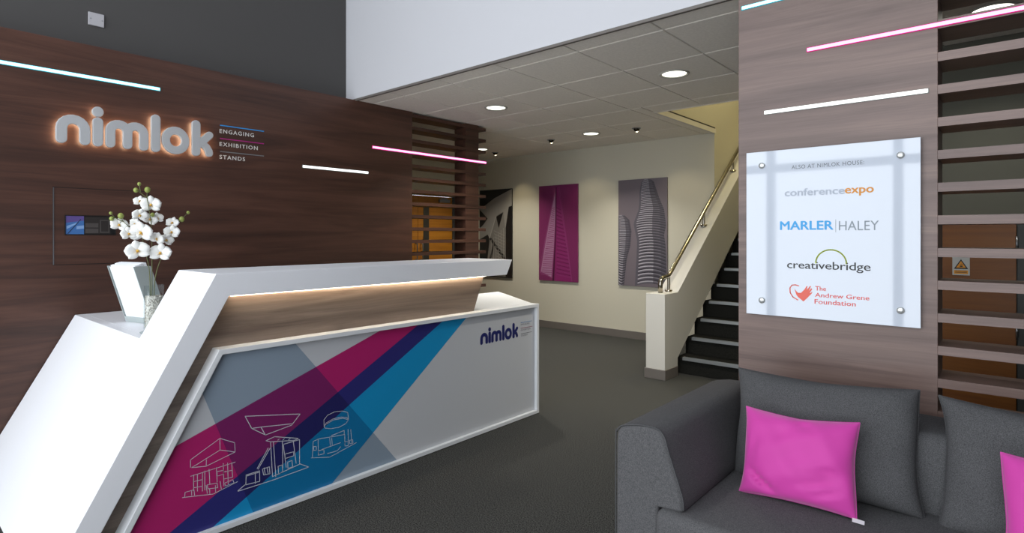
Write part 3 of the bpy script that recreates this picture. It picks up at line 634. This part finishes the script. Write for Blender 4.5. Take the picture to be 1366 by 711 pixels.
for lbl, sts, fls, bds in groups_:
    P0 = STEM[sts[0]][0]
    t = thing('orchid_stem', lbl, 'flower', (vx, vy, vz + .13), 'white artificial orchids in the glass vase')
    mb = MB()
    for si in sts:
        P = [list(p) for p in STEM[si]]
        if si in (0, 3, 6):
            P[0][0] = vx + (.0 if si == 0 else .012 * (1 if si == 6 else -1)); P[0][2] = vz + .12
        P = smooth_path(P); K = len(P); mb.ring(P, [.0024 - .0012 * i / K for i in range(K)], 7)
    # short stalks joining each bloom to its stem
    for fi in fls:
        c = Vector(FLOW[fi][:3]); best = min((Vector(p) for si in sts for p in smooth_path(STEM[si])), key=lambda q: (q - c).length + (0.05 if q.z > c.z + .02 else 0))
        mb.ring([best, (best + c) / 2 + Vector((-.006, 0, .006)), c + Vector((-.004, 0, 0))], .001, 5)
    obj('stem', mb, M['stem'], t)
    for fi in fls:
        x, y, z, r = FLOW[fi]; big = r > .034
        face = Vector((1.0, -.55, .05)).normalized() + Vector((rnd.uniform(-.25, .25), rnd.uniform(-.35, .35), rnd.uniform(-.3, .25))) * (0.8 if big else 1.6)
        flower(Vector((x, y, z)), r * 1.34, face, rnd.uniform(-.5, .5), t)
    for bi in bds:
        x, y, z, r = BUD[bi]; obj('bud', MB().sphere((x, y, z), r * 1.05, 8, 0, 1.15), M['bud'], t, loc=(x, y, z))

# ============================================================ LEAFLET HOLDER
hx, hy, hz = -3.86, 1.02, .8625
lh = thing('leaflet_holder', 'leaning grey acrylic holder of white leaflets beside the orchid vase', 'leaflet holder', (hx, hy, hz))
e1 = Vector((math.cos(math.radians(15)), math.sin(math.radians(15)), 0)); e2 = Vector((-e1.y, e1.x, 0)); e3 = Vector((-.03, -.085, .325))
O_ = Vector((hx, hy, hz))
def slab(mb, a0, a1, b0, b1, c0, c1, mi=0):
    v = [O_ + e1 * a + e2 * b_ + e3 * c for c in (c0, c1) for b_ in (b0, b1) for a in (a0, a1)]
    mb.add(v, [(0, 2, 3, 1), (4, 5, 7, 6), (0, 1, 5, 4), (1, 3, 7, 5), (3, 2, 6, 7), (2, 0, 4, 6)], mi)
gcol = mat('frosted_grey_acrylic', '#a7b0af', 0.25); wcol = mat('leaflet_paper', '#eceef2', 0.5)
for nm, args in (('side', (0, .004, 0, .095, 0, 1)), ('side', (.246, .25, 0, .095, 0, 1)), ('back', (.004, .246, .091, .095, 0, 1.0)), ('base', (.004, .246, .0045, .091, 0, .012)), ('lip', (.004, .246, 0, .004, 0, .10))):
    mb = MB(); slab(mb, *args); obj(nm, mb, gcol, lh)
rnd = random.Random(5)
for k in range(9):
    mb = MB(); b0 = .006 + k * .0085; a0 = .007 + rnd.uniform(0, .006); slab(mb, a0, a0 + .23, b0, b0 + .006, .014, (.985 if k == 0 else 1.0 + .008 * k + rnd.uniform(0, .01)))
    obj('leaflet', mb, wcol, lh)
# ============================================================ POSTERS
def poster(x0, label, mats):
    t = thing('wall_poster', label, 'poster', (x0 + .35, YB - .012, .7), 'tall photo boards on the cream back wall')
    obj('board', MB().box(x0, x0 + .7, YB - .024, YB - .004, .697, 2.097), mats, t, bevel=.001)
    obj('hanger', MB().box(x0 + .1, x0 + .6, YB - .004, YB, 1.0, 1.9), M['metal_grey'], t)
    return t
def pp(x0, lvl): return lambda u, v: (x0 + .7 * u, YB - .0242 - .0002 * lvl, .697 + 1.4 * v)
def polyp(mb, x0, lvl, pts, mi=0): mb.poly([pp(x0, lvl)(*p) for p in pts], mi)
# 1: black and white roofs
x0 = -6.548
p1 = poster(x0, 'black and grey photo board of pointed glass roofs, behind the slats', mat('photo_black', '#17181a', 0.35))
pm = [mat('photo_sky', '#8d8a85', 0.4), mat('photo_grey', '#77746f', 0.4), mat('photo_black2', '#141517', 0.4), mat('photo_light', '#a19e98', 0.4)]
a = MB()
N1 = lambda px, py: ((px - 20) / 215, 1 - (py - 97) / 530)
P = lambda L: [N1(*q) for q in L]
polyp(a, x0, 1, P([(20, 215), (120, 150), (235, 100), (235, 200), (215, 205), (195, 330), (195, 620), (20, 620)]), 0)
polyp(a, x0, 2, P([(20, 400), (75, 370), (95, 400), (75, 515), (40, 620), (20, 620)]), 2)
polyp(a, x0, 2, P([(20, 215), (45, 240), (75, 272), (45, 310), (20, 330)]), 2)
polyp(a, x0, 3, P([(133, 258), (180, 232), (193, 330), (190, 620), (60, 620), (75, 515), (90, 395)]), 1)
polyp(a, x0, 4, P([(133, 262), (180, 236), (150, 330)]), 2)
polyp(a, x0, 4, P([(88, 395), (98, 388), (190, 500), (190, 530)]), 2)
polyp(a, x0, 4, P([(60, 620), (112, 430), (120, 436), (75, 620)]), 2)
polyp(a, x0, 4, P([(85, 390), (130, 258), (134, 262), (90, 395)]), 3)
for k in range(14):
    y = 345 + k * 19; polyp(a, x0, 5, P([(118 + k * 1.5, y), (188, y + 30 - k), (188, y + 32 - k), (118 + k * 1.5, y + 2)]), 3)
for k in range(6):
    polyp(a, x0, 5, P([(100 + k * 16, 400 - k * 14), (102 + k * 16, 400 - k * 14), (98 + k * 17, 600), (96 + k * 17, 600)]), 3)
obj('printed_picture', a, pm, p1)
# 2: magenta tower
x0 = -5.310
p2 = poster(x0, 'magenta photo board of a tapering glass tower', mat('photo_plum', '#7a2a5c', 0.35))
pm = [mat('photo_plum_light', '#8c3f72', 0.4), mat('photo_pale', '#a97a9b', 0.4), mat('photo_plum_dark', '#4c1238', 0.4), mat('photo_magenta', '#862465', 0.4)]
a = MB()
N2_ = lambda px, py: ((px - 397) / 236, 1 - (py - 80) / 562)
P = lambda L: [N2_(*q) for q in L]
polyp(a, x0, 2, P([(500, 95), (512, 90), (540, 200), (575, 420), (602, 641), (500, 641)]), 3)
polyp(a, x0, 3, P([(498, 110), (504, 95), (503, 300), (485, 628), (402, 598), (440, 380), (475, 220)]), 0)
polyp(a, x0, 4, P([(500, 120), (500, 250), (488, 480), (475, 620), (410, 590), (430, 470), (462, 300)]), 1)
polyp(a, x0, 5, P([(502, 92), (508, 92), (506, 360), (492, 641), (482, 641), (500, 350)]), 2)
for k in range(36):
    y = 210 + k * 11.2; t_ = (y - 100) / 520; xl = 500 - 92 * t_; 
    polyp(a, x0, 6, P([(xl, y + 6), (499 - 14 * t_, y), (499 - 14 * t_, y + 3), (xl, y + 10)]), 0 if k % 3 else 3)
    polyp(a, x0, 6, P([(508, y), (515 + 84 * t_, y + 14), (515 + 84 * t_, y + 16.5), (508, y + 2.5)]), 0 if k % 2 else 2)
for dx in (0, 7): polyp(a, x0, 7, P([(516 + dx, 90), (518 + dx, 90), (600 + dx * .3, 641), (597 + dx * .3, 641)]), 0)
polyp(a, x0, 7, P([(500, 90), (502, 90), (405, 560), (402, 560)]), 0)
obj('printed_picture', a, pm, p2)
# 3: ribbed twin towers
x0 = -3.954
p3 = poster(x0, 'grey photo board of two curving ribbed towers, beside the stairs', mat('photo_mauve_grey', '#71686f', 0.35))
pm = [mat('rib_light', '#aeaab2', 0.4), mat('rib_dark', '#37343b', 0.4), mat('rib_mid', '#736f78', 0.4), mat('photo_mauve', '#858090', 0.4), mat('rib_shade', '#5c5861', 0.4), mat('rib_deep', '#4a464f', 0.4)]
a = MB()
N3 = lambda px, py: ((px - 98) / 262, 1 - (py - 77) / 562)
P = lambda L: [N3(*q) for q in L]
def interp(T, y):
    for (y0_, a0), (y1_, a1) in zip(T, T[1:]):
        if y0_ <= y <= y1_: return a0 + (a1 - a0) * (y - y0_) / (y1_ - y0_)
    return T[-1][1] if y > T[-1][0] else T[0][1]
def tower(Lf, Rt, ytop, ybot, step0, step1, curve, lvl):
    y = ytop
    NQ = 12
    while y < ybot:
        t_ = (y - ytop) / (ybot - ytop); st = step0 + (step1 - step0) * t_
        for f0, f1, band_ in ((0, .34, 0), (.34, .70, 1), (.70, 1.0, 2)):
            ya, yb_ = y + st * f0, min(ybot, y + st * f1)
            if ya >= ybot: continue
            top, bot = [], []
            for s_ in range(NQ + 1):
                q = s_ / NQ
                for arr_, yy in ((top, ya), (bot, yb_)):
                    xl, xr = interp(Lf, yy), interp(Rt, yy); sag = curve(t_) * (1 - (2 * q - 1) ** 2)
                    arr_.append((xl + (xr - xl) * q, max(79, min(639, yy - sag))))
            for s_ in range(NQ):
                q = (s_ + .5) / NQ
                lit = 0 if q < .55 else (1 if q < .82 else 2)
                mm = ((0, 2, 4), (4, 5, 5), (1, 1, 1))[band_][lit]
                if q < .06: mm = 4
                polyp(a, x0, lvl, P([top[s_], top[s_ + 1], bot[s_ + 1], bot[s_]]), mm)
        y += st
tower([(82, 238), (95, 226), (150, 215), (200, 215), (240, 210), (290, 190), (315, 184), (400, 203), (480, 200), (639, 191)],
      [(82, 275), (95, 292), (120, 300), (180, 320), (240, 345), (320, 355), (370, 345), (420, 352), (500, 355), (639, 358)], 84, 639, 6, 22, lambda t: 4 + 16 * t, 2)
tower([(262, 98), (640, 98)], [(262, 130), (290, 160), (350, 172), (430, 165), (500, 145), (639, 130)], 266, 639, 7, 15, lambda t: 3 - 14 * t, 2)
obj('printed_picture', a, pm, p3)

# ============================================================ CORRIDOR DOORS (on the side wall at x = -6.75)
XD2 = -6.75
dr = struct('door_1', label='double oak veneered corridor doors seen through the slats')
obj('door_frame', MB().box(XD2 - .05, XD2 + .012, 5.39, 5.44, 0, 2.03).box(XD2 - .05, XD2 + .012, 6.28, 6.34, 0, 2.03).box(XD2 - .05, XD2 + .012, 5.44, 6.28, 1.975, 2.03), M['dark'], dr, bevel=.002)
obj('door_leaf', MB().box(XD2 - .045, XD2 - .004, 5.445, 5.57, .01, 1.97), M['oak'], dr, bevel=.002)
lf = obj('door_leaf', MB().box(XD2 - .045, XD2 - .004, 5.576, 6.275, .01, 1.97), M['oak'], dr, bevel=.002)
obj('vision_panel', MB().box(XD2 - .004, XD2 - .001, 5.675, 5.79, .25, 1.80), mat('dark_vision_glass', '#1e1a14', 0.1), dr, bevel=.001)
for yy in (5.52, 5.627):
    obj('pull_handle', MB().ring([(XD2, yy, 1.0), (XD2 + .04, yy, 1.0), (XD2 + .045, yy, 1.02), (XD2 + .045, yy, 1.22), (XD2 + .04, yy, 1.24), (XD2, yy, 1.24)], .009, 8), M['metal_grey'], dr)
obj('door_closer', MB().box(XD2 - .004, XD2 + .035, 5.98, 6.20, 1.88, 1.93).box(XD2 + .012, XD2 + .02, 6.02, 6.16, 1.935, 1.95), M['metal_grey'], dr, bevel=.003)

# ============================================================ CUPBOARD BEHIND THE RIGHT SLATS
cb = thing('wall_cupboard_door', 'low brown cupboard door with yellow warning sign behind the right slats', 'cupboard', (-.4, 4.58, 0))
obj('door_panel', MB().box(-.86, .028, 4.565, 4.585, .02, 1.436), M['oak_dark'], cb, bevel=.002)
obj('frame', MB().box(.034, .11, 4.56, 4.598, 0, 1.44).box(-.94, -.866, 4.56, 4.598, 0, 1.44).box(-.94, .11, 4.586, 4.5985, 0, 1.455), M['dark'], cb)
for z in (.79, 1.31): obj('hinge', MB().lathe([(1e-4, -.045), (.007, -.045), (.007, .045), (1e-4, .045)], (.031, 4.556, z), 10), M['metal_grey'], cb)
ws = obj('warning_sign', MB().box(-.276, -.190, 4.562, 4.565, 1.111, 1.223), mat('sign_plate', '#b4b6b4', .4), cb, label='white sign with black and yellow warning triangle')
tri = lambda s_, cx=-.233, cz=1.176: [(cx - .036 * s_, cz - .026 * s_), (cx + .036 * s_, cz - .026 * s_), (cx, cz + .036 * s_)]
wm = [mat('sign_black', '#141414', .4), mat('sign_yellow', '#d68f12', .4)]
wsg = MB()
for pts, lvl, mi in ((tri(1.0), 0, 0), (tri(.68), 1, 1)):
    wsg.poly([(p[0], 4.5618 - .0003 * lvl, p[1]) for p in pts], mi)
wsg.poly([(-.268, 4.5617, 1.119), (-.198, 4.5617, 1.119), (-.198, 4.5617, 1.142), (-.268, 4.5617, 1.142)], 1)
for pts in ([(-.240, 1.163), (-.224, 1.163), (-.226, 1.172), (-.238, 1.172)], [(-.243, 1.176), (-.232, 1.180), (-.221, 1.175), (-.231, 1.184)]):
    wsg.poly([(p[0], 4.5610, p[1]) for p in pts], 0)
for z in (1.135, 1.127): wsg.poly([(-.262, 4.5614, z), (-.204, 4.5614, z), (-.204, 4.5614, z + .003), (-.262, 4.5614, z + .003)], 0)
obj('warning_symbol', wsg, wm, ws)

# ============================================================ STAIRS
ys0, rise, going = 5.335, .166, .2175
st = thing('staircase', 'dark carpeted stairs with pale metal nosings behind the partition', 'stairs', (-1.9, 5.33, 0))
sm_step = sm_nose = None
for k in range(16):
    y = ys0 + going * k; z = rise * (k + 1) - .005
    L = (-1.9, y, z)
    if k == 0:
        s1 = MB().box(-2.50, -1.281, y + .012, y + going + .03, z - rise, z - .002).box(-2.50, -1.281, y - .004, y + .012, z - .03, z - .002)
        sm_step = obj('step', s1, M['stair_carpet'], st, loc=L)
        nb = MB().box(-2.425, -1.282, y - .008, y + .036, z - .001, z + .003).box(-2.425, -1.282, y - .012, y - .004, z - .024, z + .003)
        for q in range(4): nb.box(-2.425, -1.282, y - .002 + q * .009, y + .002 + q * .009, z + .003, z + .0045)
        sm_nose = obj('nosing', nb, M['alu'], sm_step, loc=L, label='ribbed pale metal nosing')
    else:
        c = share(sm_step, st, L); n2 = sm_nose.copy(); C.objects.link(n2); n2.parent = c; n2.location = (0, 0, 0)
obj('landing', MB().box(-2.655, -1.281, ys0 + going * 16, 10.09, 2.52, 2.645), M['stair_carpet'], st)
sl = .765; zt0 = .808
def zw(y): return zt0 + sl * (y - 5.255)
bal = thing('stair_balustrade', 'solid cream stair balustrade wall with square newel end', 'balustrade', (-2.54, 5.1, 0))
yt = 8.9
prof = [(4.975, 0), (4.975, zt0), (5.255, zt0), (yt, zw(yt)), (yt, .17 + .757 * (yt - 5.252)), (5.252, .17), (5.252, 0)]
M['bal'] = mat('balustrade_paint', '#cfccc4', .6)
obj('wall_body', MB().prism(prof, 'X', -2.636, -2.44), M['bal'], bal, bevel=.003)
obj('skirting', MB().box(-2.648, -2.430, 4.962, 5.24, 0, .095), M['skirt'], bal, bevel=.004)
rail = thing('handrail', 'polished metal handrail climbing along the cream stair balustrade', 'handrail', (-2.54, 5.1, zt0))
off = .150
def zr(y): return zw(y) + off
RP = [(5.085, zt0 + .001), (5.085, .885), (5.090, .915), (5.105, .940), (5.130, .952), (5.20, .957), (5.25, .962), (5.29, .985), (5.33, zr(5.33))] + [(y, zr(y)) for y in (5.5, 6, 6.7, 7.4, 8.1, 8.8)]
obj('rail', MB().ring([(-2.54, a, b_) for a, b_ in RP], .0215, 28), M['chrome'], rail)
obj('collar', MB().lathe([(.0235, 0), (.0235, .008)], (-2.54, 5.085, .875), 16), mat('steel_joint', '#55503f', .3, 1.0), rail)
for y in (5.262, 6.12, 7.0, 7.9):
    top_ = (.962 if y < 5.3 else zr(y)) - .012; b_ = zw(y) if y > 5.255 else zt0
    o = obj('bracket_post', MB().lathe([(.014, -.01), (.014, top_ - b_)], (-2.54, y, b_), 14), M['chrome'], rail)
    obj('flange', MB().lathe([(1e-4, .009), (.036, .009), (.036, -.012)], (-2.54, y, b_ + .004), 20), M['chrome'], o)

# ============================================================ CEILING LIGHTS
def downlight(x, y, label):
    t = thing('ceiling_downlight', label, 'ceiling light', (x, y, ZC), 'round recessed downlights in the tiled ceiling')
    obj('trim_ring', MB().lathe([(.112, -.002), (.108, -.010), (.094, -.008), (.088, .0), (.086, .006)], (x, y, ZC), 32), mat('downlight_ring', '#bdbab2', .4), t)
    obj('diffuser', MB().lathe([(1e-4, -.003), (.088, -.0025)], (x, y, ZC), 32), M['lamp'], t)
    l = bpy.data.lights.new('downlight_lamp', 'AREA'); l.shape = 'DISK'; l.size = .15; l.energy = DL * (.22 if x > -1 else 1); l.color = (1, .95, .84); l.spread = math.radians(115)
    o = bpy.data.objects.new('downlight_lamp', l); C.objects.link(o); o.location = (x, y, ZC - .015)
DL = 17
for x, y, lb in ((-1.905, 4.04, 'round downlight nearest the wood partition, largest of the ceiling lights'),
             (-3.69, 3.995, 'round downlight in the ceiling nearest the dark walnut wall'),
             (-3.77, 5.755, 'round downlight in the ceiling in front of the twin tower photo board'),
             (-5.628, 5.78, 'round downlight partly behind the ends of the left hand slats'),
             (-.07, 4.02, 'round downlight glimpsed through the top of the right hand slats')): downlight(x, y, lb)
def eyeball(x, y, label, tx):
    t = thing('ceiling_spotlight', label, 'spotlight', (x, y, ZC), 'small eyeball spotlights by the back wall')
    obj('bezel', MB().lathe([(.052, -.001), (.048, -.008), (.036, -.007), (.034, 0)], (x, y, ZC), 24), M['metal_grey'], t)
    obj('eyeball', MB().sphere((x, y + .006, ZC - .006), .034, 12), mat('spot_chrome', '#3a342c', .2, 1.0), t)
    obj('bulb', MB().sphere((x, y + .012, ZC - .028), .017, 8), emit('spot_bulb', (1, .85, .55, 1), 6), t)
    spot('spotlight_lamp', (x, y + .02, ZC - .055), (tx, YB, 1.5), SPW, (1, .84, .55), 62, .8)
SPW = 10
eyeball(-4.405, 5.80, 'small spotlight in the ceiling above the magenta photo board', -4.35)
eyeball(-3.198, 5.81, 'small spotlight in the ceiling nearest the stairwell opening', -3.0)
eyeball(-5.70, 6.15, 'small spotlight in the ceiling above the black and grey photo board', -5.60)

# ============================================================ ACRYLIC SIGN ON THE RIGHT PARTITION
YS_ = 2.686
sg = thing('tenant_sign', 'square white acrylic sign of company names on the wood partition', 'sign', (-.587, 2.70, 1.003))
obj('acrylic_plate', MB().box(-.914, -.259, YS_, YS_ + .008, 1.003, 1.739), M['acrylic'], sg, bevel=.001)
for x, z in ((-.845, 1.676), (-.323, 1.675), (-.845, 1.068), (-.323, 1.067)):
    obj('stand_off', MB().lathe([(1e-4, -.009), (.011, -.009), (.0135, -.006), (.0135, 0), (.008, 0), (.008, .023)], (x, YS_, z), 20, 0, 'Y'), mat('standoff_steel', '#c9cbc9', .25, .6), sg)
xU = (1, 0, 0)
def sgt(body, x0, x1, z0, z1, col, bold=0.0, space=1.0, nm='lettering', fat=0):
    return text_mesh(body, (x0, YS_ - .0004, z0), x1 - x0, z1 - z0, xU, zU, mat('vinyl', col, .45), sg, nm, bold, .0003, space, fat=fat)
sgt('ALSO AT NIMLOK HOUSE:', -.7205, -.4468, 1.650, 1.667, '#5e636a', 0, 1.1)
sgt('conference', -.748, -.5165, 1.533, 1.564, '#a3abb8', fat=.0012)
sgt('expo', -.5144, -.414, 1.524, 1.556, '#cd8522', fat=.0014)
sgt('MARLER', -.7667, -.5591, 1.386, 1.4225, '#2f9ad8', fat=.0016)
obj('divider', MB().box(-.5500, -.5480, YS_ - .0006, YS_, 1.374, 1.428), mat('vinyl_grey', '#8d949b', .45), sg)
sgt('HALEY', -.5372, -.3957, 1.382, 1.4205, '#7d8790')
sgt('creativebridge', -.7386, -.4241, 1.207, 1.2495, '#26282b', 0, .96, fat=.0005)
sfn = lambda x, z: (x, YS_ - .0008, z)
ribbon([[(-.5672 + .0575 * math.cos(PI * k / 24), 1.243 + .0575 * math.sin(PI * k / 24)) for k in range(25)]], .0028, sfn, 'arc', mat('vinyl_lime', '#b4c52c', .45), sg)
red = '#d9534c'
sgt('The', -.6266, -.5855, 1.126, 1.1445, red, fat=.0004)
sgt('Andrew Grene', -.6275, -.4285, 1.0985, 1.1165, red, fat=.0004)
sgt('Foundation', -.6290, -.4765, 1.0695, 1.089, red, fat=.0004)
redm = mat('vinyl_coral', '#e0604f', .45)
hb = MB(); hb.poly([sfn(*p) for p in HAND]); obj('hand_emblem', hb, redm, sg)
ribbon([CRES], .0022, sfn, 'crescent_emblem', redm, sg)
# ============================================================ SOFA
sofa = thing('sofa', 'low charcoal tweed sofa with flared arm against the wood partition', 'sofa', (0.0, 2.25, 0))
def bez(P, k=4):
    return [(p.x, p.y) for p in smooth_path([(a, b_, 0) for a, b_ in P], k)]
def arm(sgn, cx, label=None):
    # profile in x,z: sgn +1 is the left arm as drawn
    core = [(-1.088, .06), (-1.088, .60), (-1.084, .645), (-1.068, .668), (-1.04, .679), (-.985, .690), (-.935, .692), (-.910, .684), (-.893, .662), (-.880, .620), (-.862, .570), (-.842, .515), (-.828, .47), (-.826, .435), (-.832, .424), (-.850, .418), (-.918, .416), (-.918, .06)]
    pr = [(cx + sgn * (p[0]), p[1]) for p in core]
    mb = MB(); Y0_, Y1_ = 1.82, 2.69; r = .022
    n = len(pr); ctr = (sum(p[0] for p in pr) / n, sum(p[1] for p in pr) / n)
    rings = []
    # arm body: front edge softly rounded
    for (dy, ins) in ((0, .016), (.004, .007), (.012, .002), (.022, 0)):
        rings.append((Y0_ + dy, ins))
    rings += [(Y1_ - .02, 0), (Y1_ - .006, .006), (Y1_, .016)]
    def inset(P_, d):
        out = []
        for i in range(n):
            a, b_, c = Vector(P_[i - 1]), Vector(P_[i]), Vector(P_[(i + 1) % n])
            e1_ = (b_ - a).normalized(); e2_ = (c - b_).normalized(); nn = Vector((e1_.y + e2_.y, -(e1_.x + e2_.x))).normalized() * (1 if sgn > 0 else -1)
            out.append(b_ + nn * d)
        return out
    vs = []
    for y, d in rings: vs += [(p[0], y, p[1]) for p in inset([Vector(q) for q in pr], d)]
    fs = [tuple(range(n))[::-1], tuple(range((len(rings) - 1) * n, len(rings) * n))]
    mb.add(vs, fs, 0, False)
    o0 = 0; fs2 = []
    for i in range(len(rings) - 1):
        for k in range(n):
            k2 = (k + 1) % n; fs2.append((i*n + k, i*n + k2, (i+1)*n + k2, (i+1)*n + k))
    for f_ in fs2: mb.f.append(list(f_)); mb.m.append(0); mb.sm.append(True)
    a_ = obj('arm', mb, M['fabric'], sofa)
    pth = [(p[0], Y0_ + .0035, p[1]) for p in inset([Vector(q) for q in pr], .001)][0:14]
    pth = [tuple(p) for p in smooth_path(pth, 4)]
    obj('seam_piping', MB().ring(pth, .0028, 6), M['fabric2'], a_)
    return a_
arm(1, 0); arm(-1, .17)
def softbox(x0, x1, y0, y1, z0, z1, r=.05, seg=5):
    bm = bmesh.new(); bmesh.ops.create_cube(bm, size=1)
    for v in bm.verts: v.co = Vector(((x0 + x1) / 2 + v.co.x * (x1 - x0), (y0 + y1) / 2 + v.co.y * (y1 - y0), (z0 + z1) / 2 + v.co.z * (z1 - z0)))
    bmesh.ops.bevel(bm, geom=bm.edges[:], offset=r, segments=seg, affect='EDGES', profile=.5)
    mb = MB(); bm.verts.ensure_lookup_table()
    mb.add([tuple(v.co) for v in bm.verts], [[v.index for v in f.verts] for f in bm.faces], 0, True); bm.free(); return mb
obj('seat', softbox(-.922, 1.092, 1.785, 2.40, .225, .425, .038), M['fabric'], sofa)
obj('base', MB().box(-.915, 1.085, 1.84, 2.66, .06, .24), M['fabric2'], sofa, bevel=.01)
bk = softbox(-.825, 1.085, 2.35, 2.69, .20, .682, .035)
bk.v = [(x, y + (.05 * max(0, (z - .42) / .26) if y < 2.5 else 0), z) for x, y, z in bk.v]
obj('backrest', bk, M['fabric2'], sofa)
sb_ = MB().ring([(-.905, 1.7915, .268), (0, 1.787, .268), (1.075, 1.7915, .268)], .003, 6)
obj('seam_piping', sb_, M['fabric2'], sofa)
fm = mat('sofa_foot', '#2a2a2c', .4, .5)
for x, y in ((-1.0, 1.9), (-1.0, 2.6), (1.17, 1.9), (1.17, 2.6)): obj('foot', MB().lathe([(1e-4, 0), (.022, 0), (.022, .062), (1e-4, .062)], (x, y, 0), 12), fm, sofa)

def pillow(name, label, cat, group, c, wd, ht, th, lean, yaw, mats, seed, ear=.06, pw=2.6, wr=.004, roll=0, N=30, dents=()):
    """stuffed cushion: c is the middle, width along x, height up the lean"""
    rnd = random.Random(seed)
    Mx = Matrix.Translation(c) @ Matrix.Rotation(yaw, 4, 'Z') @ Matrix.Rotation(-lean, 4, 'X') @ Matrix.Rotation(roll, 4, 'Y')
    ph = [rnd.uniform(0, 6) for _ in range(8)]
    vs = []; idx = {}
    def shape(u, v, s_):
        x = u * (1 - ear * (1 - v * v) * abs(u) ** 2); z = v * (1 - ear * (1 - u * u) * abs(v) ** 2)
        e_ = max(0.0, (1 - abs(u) ** pw)) * max(0.0, (1 - abs(v) ** pw))
        t = e_ ** .42
        wv = wr * (math.sin(5 * u + 4 * v + ph[0]) + .7 * math.sin(9 * v - 5 * u + ph[1]) + .5 * math.sin(13 * u + 7 * v + ph[2])) * (e_ ** .5)
        for (du, dv, dr, dd, ang) in dents:
            a, b_ = u - du, v - dv; a, b_ = a * math.cos(ang) + b_ * math.sin(ang), -a * math.sin(ang) + b_ * math.cos(ang)
            wv -= dd * math.exp(-(a / dr) ** 2 - (b_ / .05) ** 2) * e_ ** .3
        sagx = .012 * v * wd * math.sin(3 * v + ph[3])
        return Vector((x * wd / 2 + sagx, -s_ * (th / 2 * t + wv), z * ht / 2 - .010 * (1 - abs(u)) * (v > 0) * v))
    for s_ in (1, -1):
        for i in range(N + 1):
            for j in range(N + 1):
                # denser sampling towards the edges
                u = math.sin((i / N - .5) * PI); v = math.sin((j / N - .5) * PI)
                if s_ == -1 and (i in (0, N) or j in (0, N)): idx[(s_, i, j)] = idx[(1, i, j)]; continue
                idx[(s_, i, j)] = len(vs); vs.append(Mx @ shape(u, v, s_))
    fs = []
    for s_ in (1, -1):
        for i in range(N):
            for j in range(N):
                q = [idx[(s_, i, j)], idx[(s_, i + 1, j)], idx[(s_, i + 1, j + 1)], idx[(s_, i, j + 1)]]
                fs.append(q if s_ == 1 else q[::-1])
    mb = MB(); mb.add(vs, fs, 0, True)
    t = thing(name, label, cat, tuple(Mx @ Vector((0, 0, -ht / 2))), group)
    o = obj('cover', mb, mats, t)
    edge = []
    K = N * 4
    for k in range(K + 1):
        q = k % K
        if q < N: i, j = q, 0
        elif q < 2 * N: i, j = N, q - N
        elif q < 3 * N: i, j = 3 * N - q, N
        else: i, j = 0, 4 * N - q
        edge.append(vs[idx[(1, i, j)]])
    obj('seam', MB().ring(edge, .0022, 5, cap=False), mats, t)
    return t, Mx
L1 = math.radians(19)
grp = 'charcoal back cushions of the sofa'
pillow('back_cushion', 'charcoal back cushion directly behind the whole magenta pillow', 'cushion', grp, Vector((-.535, 2.375, .612)), .62, .42, .17, math.radians(17), math.radians(1), M['fabric2'], 1, ear=.05, pw=5, wr=.005, roll=math.radians(-1.2))
pillow('back_cushion', 'charcoal back cushion at the right edge, with ear-like top corner', 'cushion', grp, Vector((.155, 2.37, .605)), .68, .43, .17, math.radians(17), math.radians(-2), M['fabric2'], 2, ear=.07, pw=4.5, wr=.005)
t, Mx = pillow('throw_pillow', 'magenta satin throw pillow, whole, leaning near the sofa arm', 'pillow', 'magenta throw pillows', Vector((-.568, 2.185, .572)), .372, .305, .14, math.radians(20), math.radians(2), M['pink'], 5, ear=.06, pw=2.4, wr=.004,
       dents=((-.60, -.66, .34, .050, -.75), (.50, -.42, .38, .022, .30), (.55, -.22, .32, .018, .22), (.6, -.62, .32, .018, .5), (.12, .80, .18, .024, -.9), (-.2, .55, .28, .010, 1.1), (-.75, .1, .25, .012, 1.4)), roll=math.radians(-2))
c0 = Mx @ Vector((.172, -.004, -.150))
obj('care_tag', MB().add([tuple(c0 + Vector(q)) for q in ((0, 0, 0), (.034, .004, -.003), (.036, -.010, -.010), (.002, -.014, -.008))], [(0, 1, 2, 3)]), mat('tag_white', '#d8d4d8', .5), t)
pillow('throw_pillow', 'magenta satin throw pillow cut by the right edge of the photo', 'pillow', 'magenta throw pillows', Vector((.175, 2.15, .575)), .39, .33, .13, math.radians(18), math.radians(-4), M['pink'], 8, ear=.06, pw=2.4, wr=.003,
       dents=((-.5, -.3, .4, .015, .5), (-.4, .4, .3, .012, -.4)), roll=math.radians(-3))
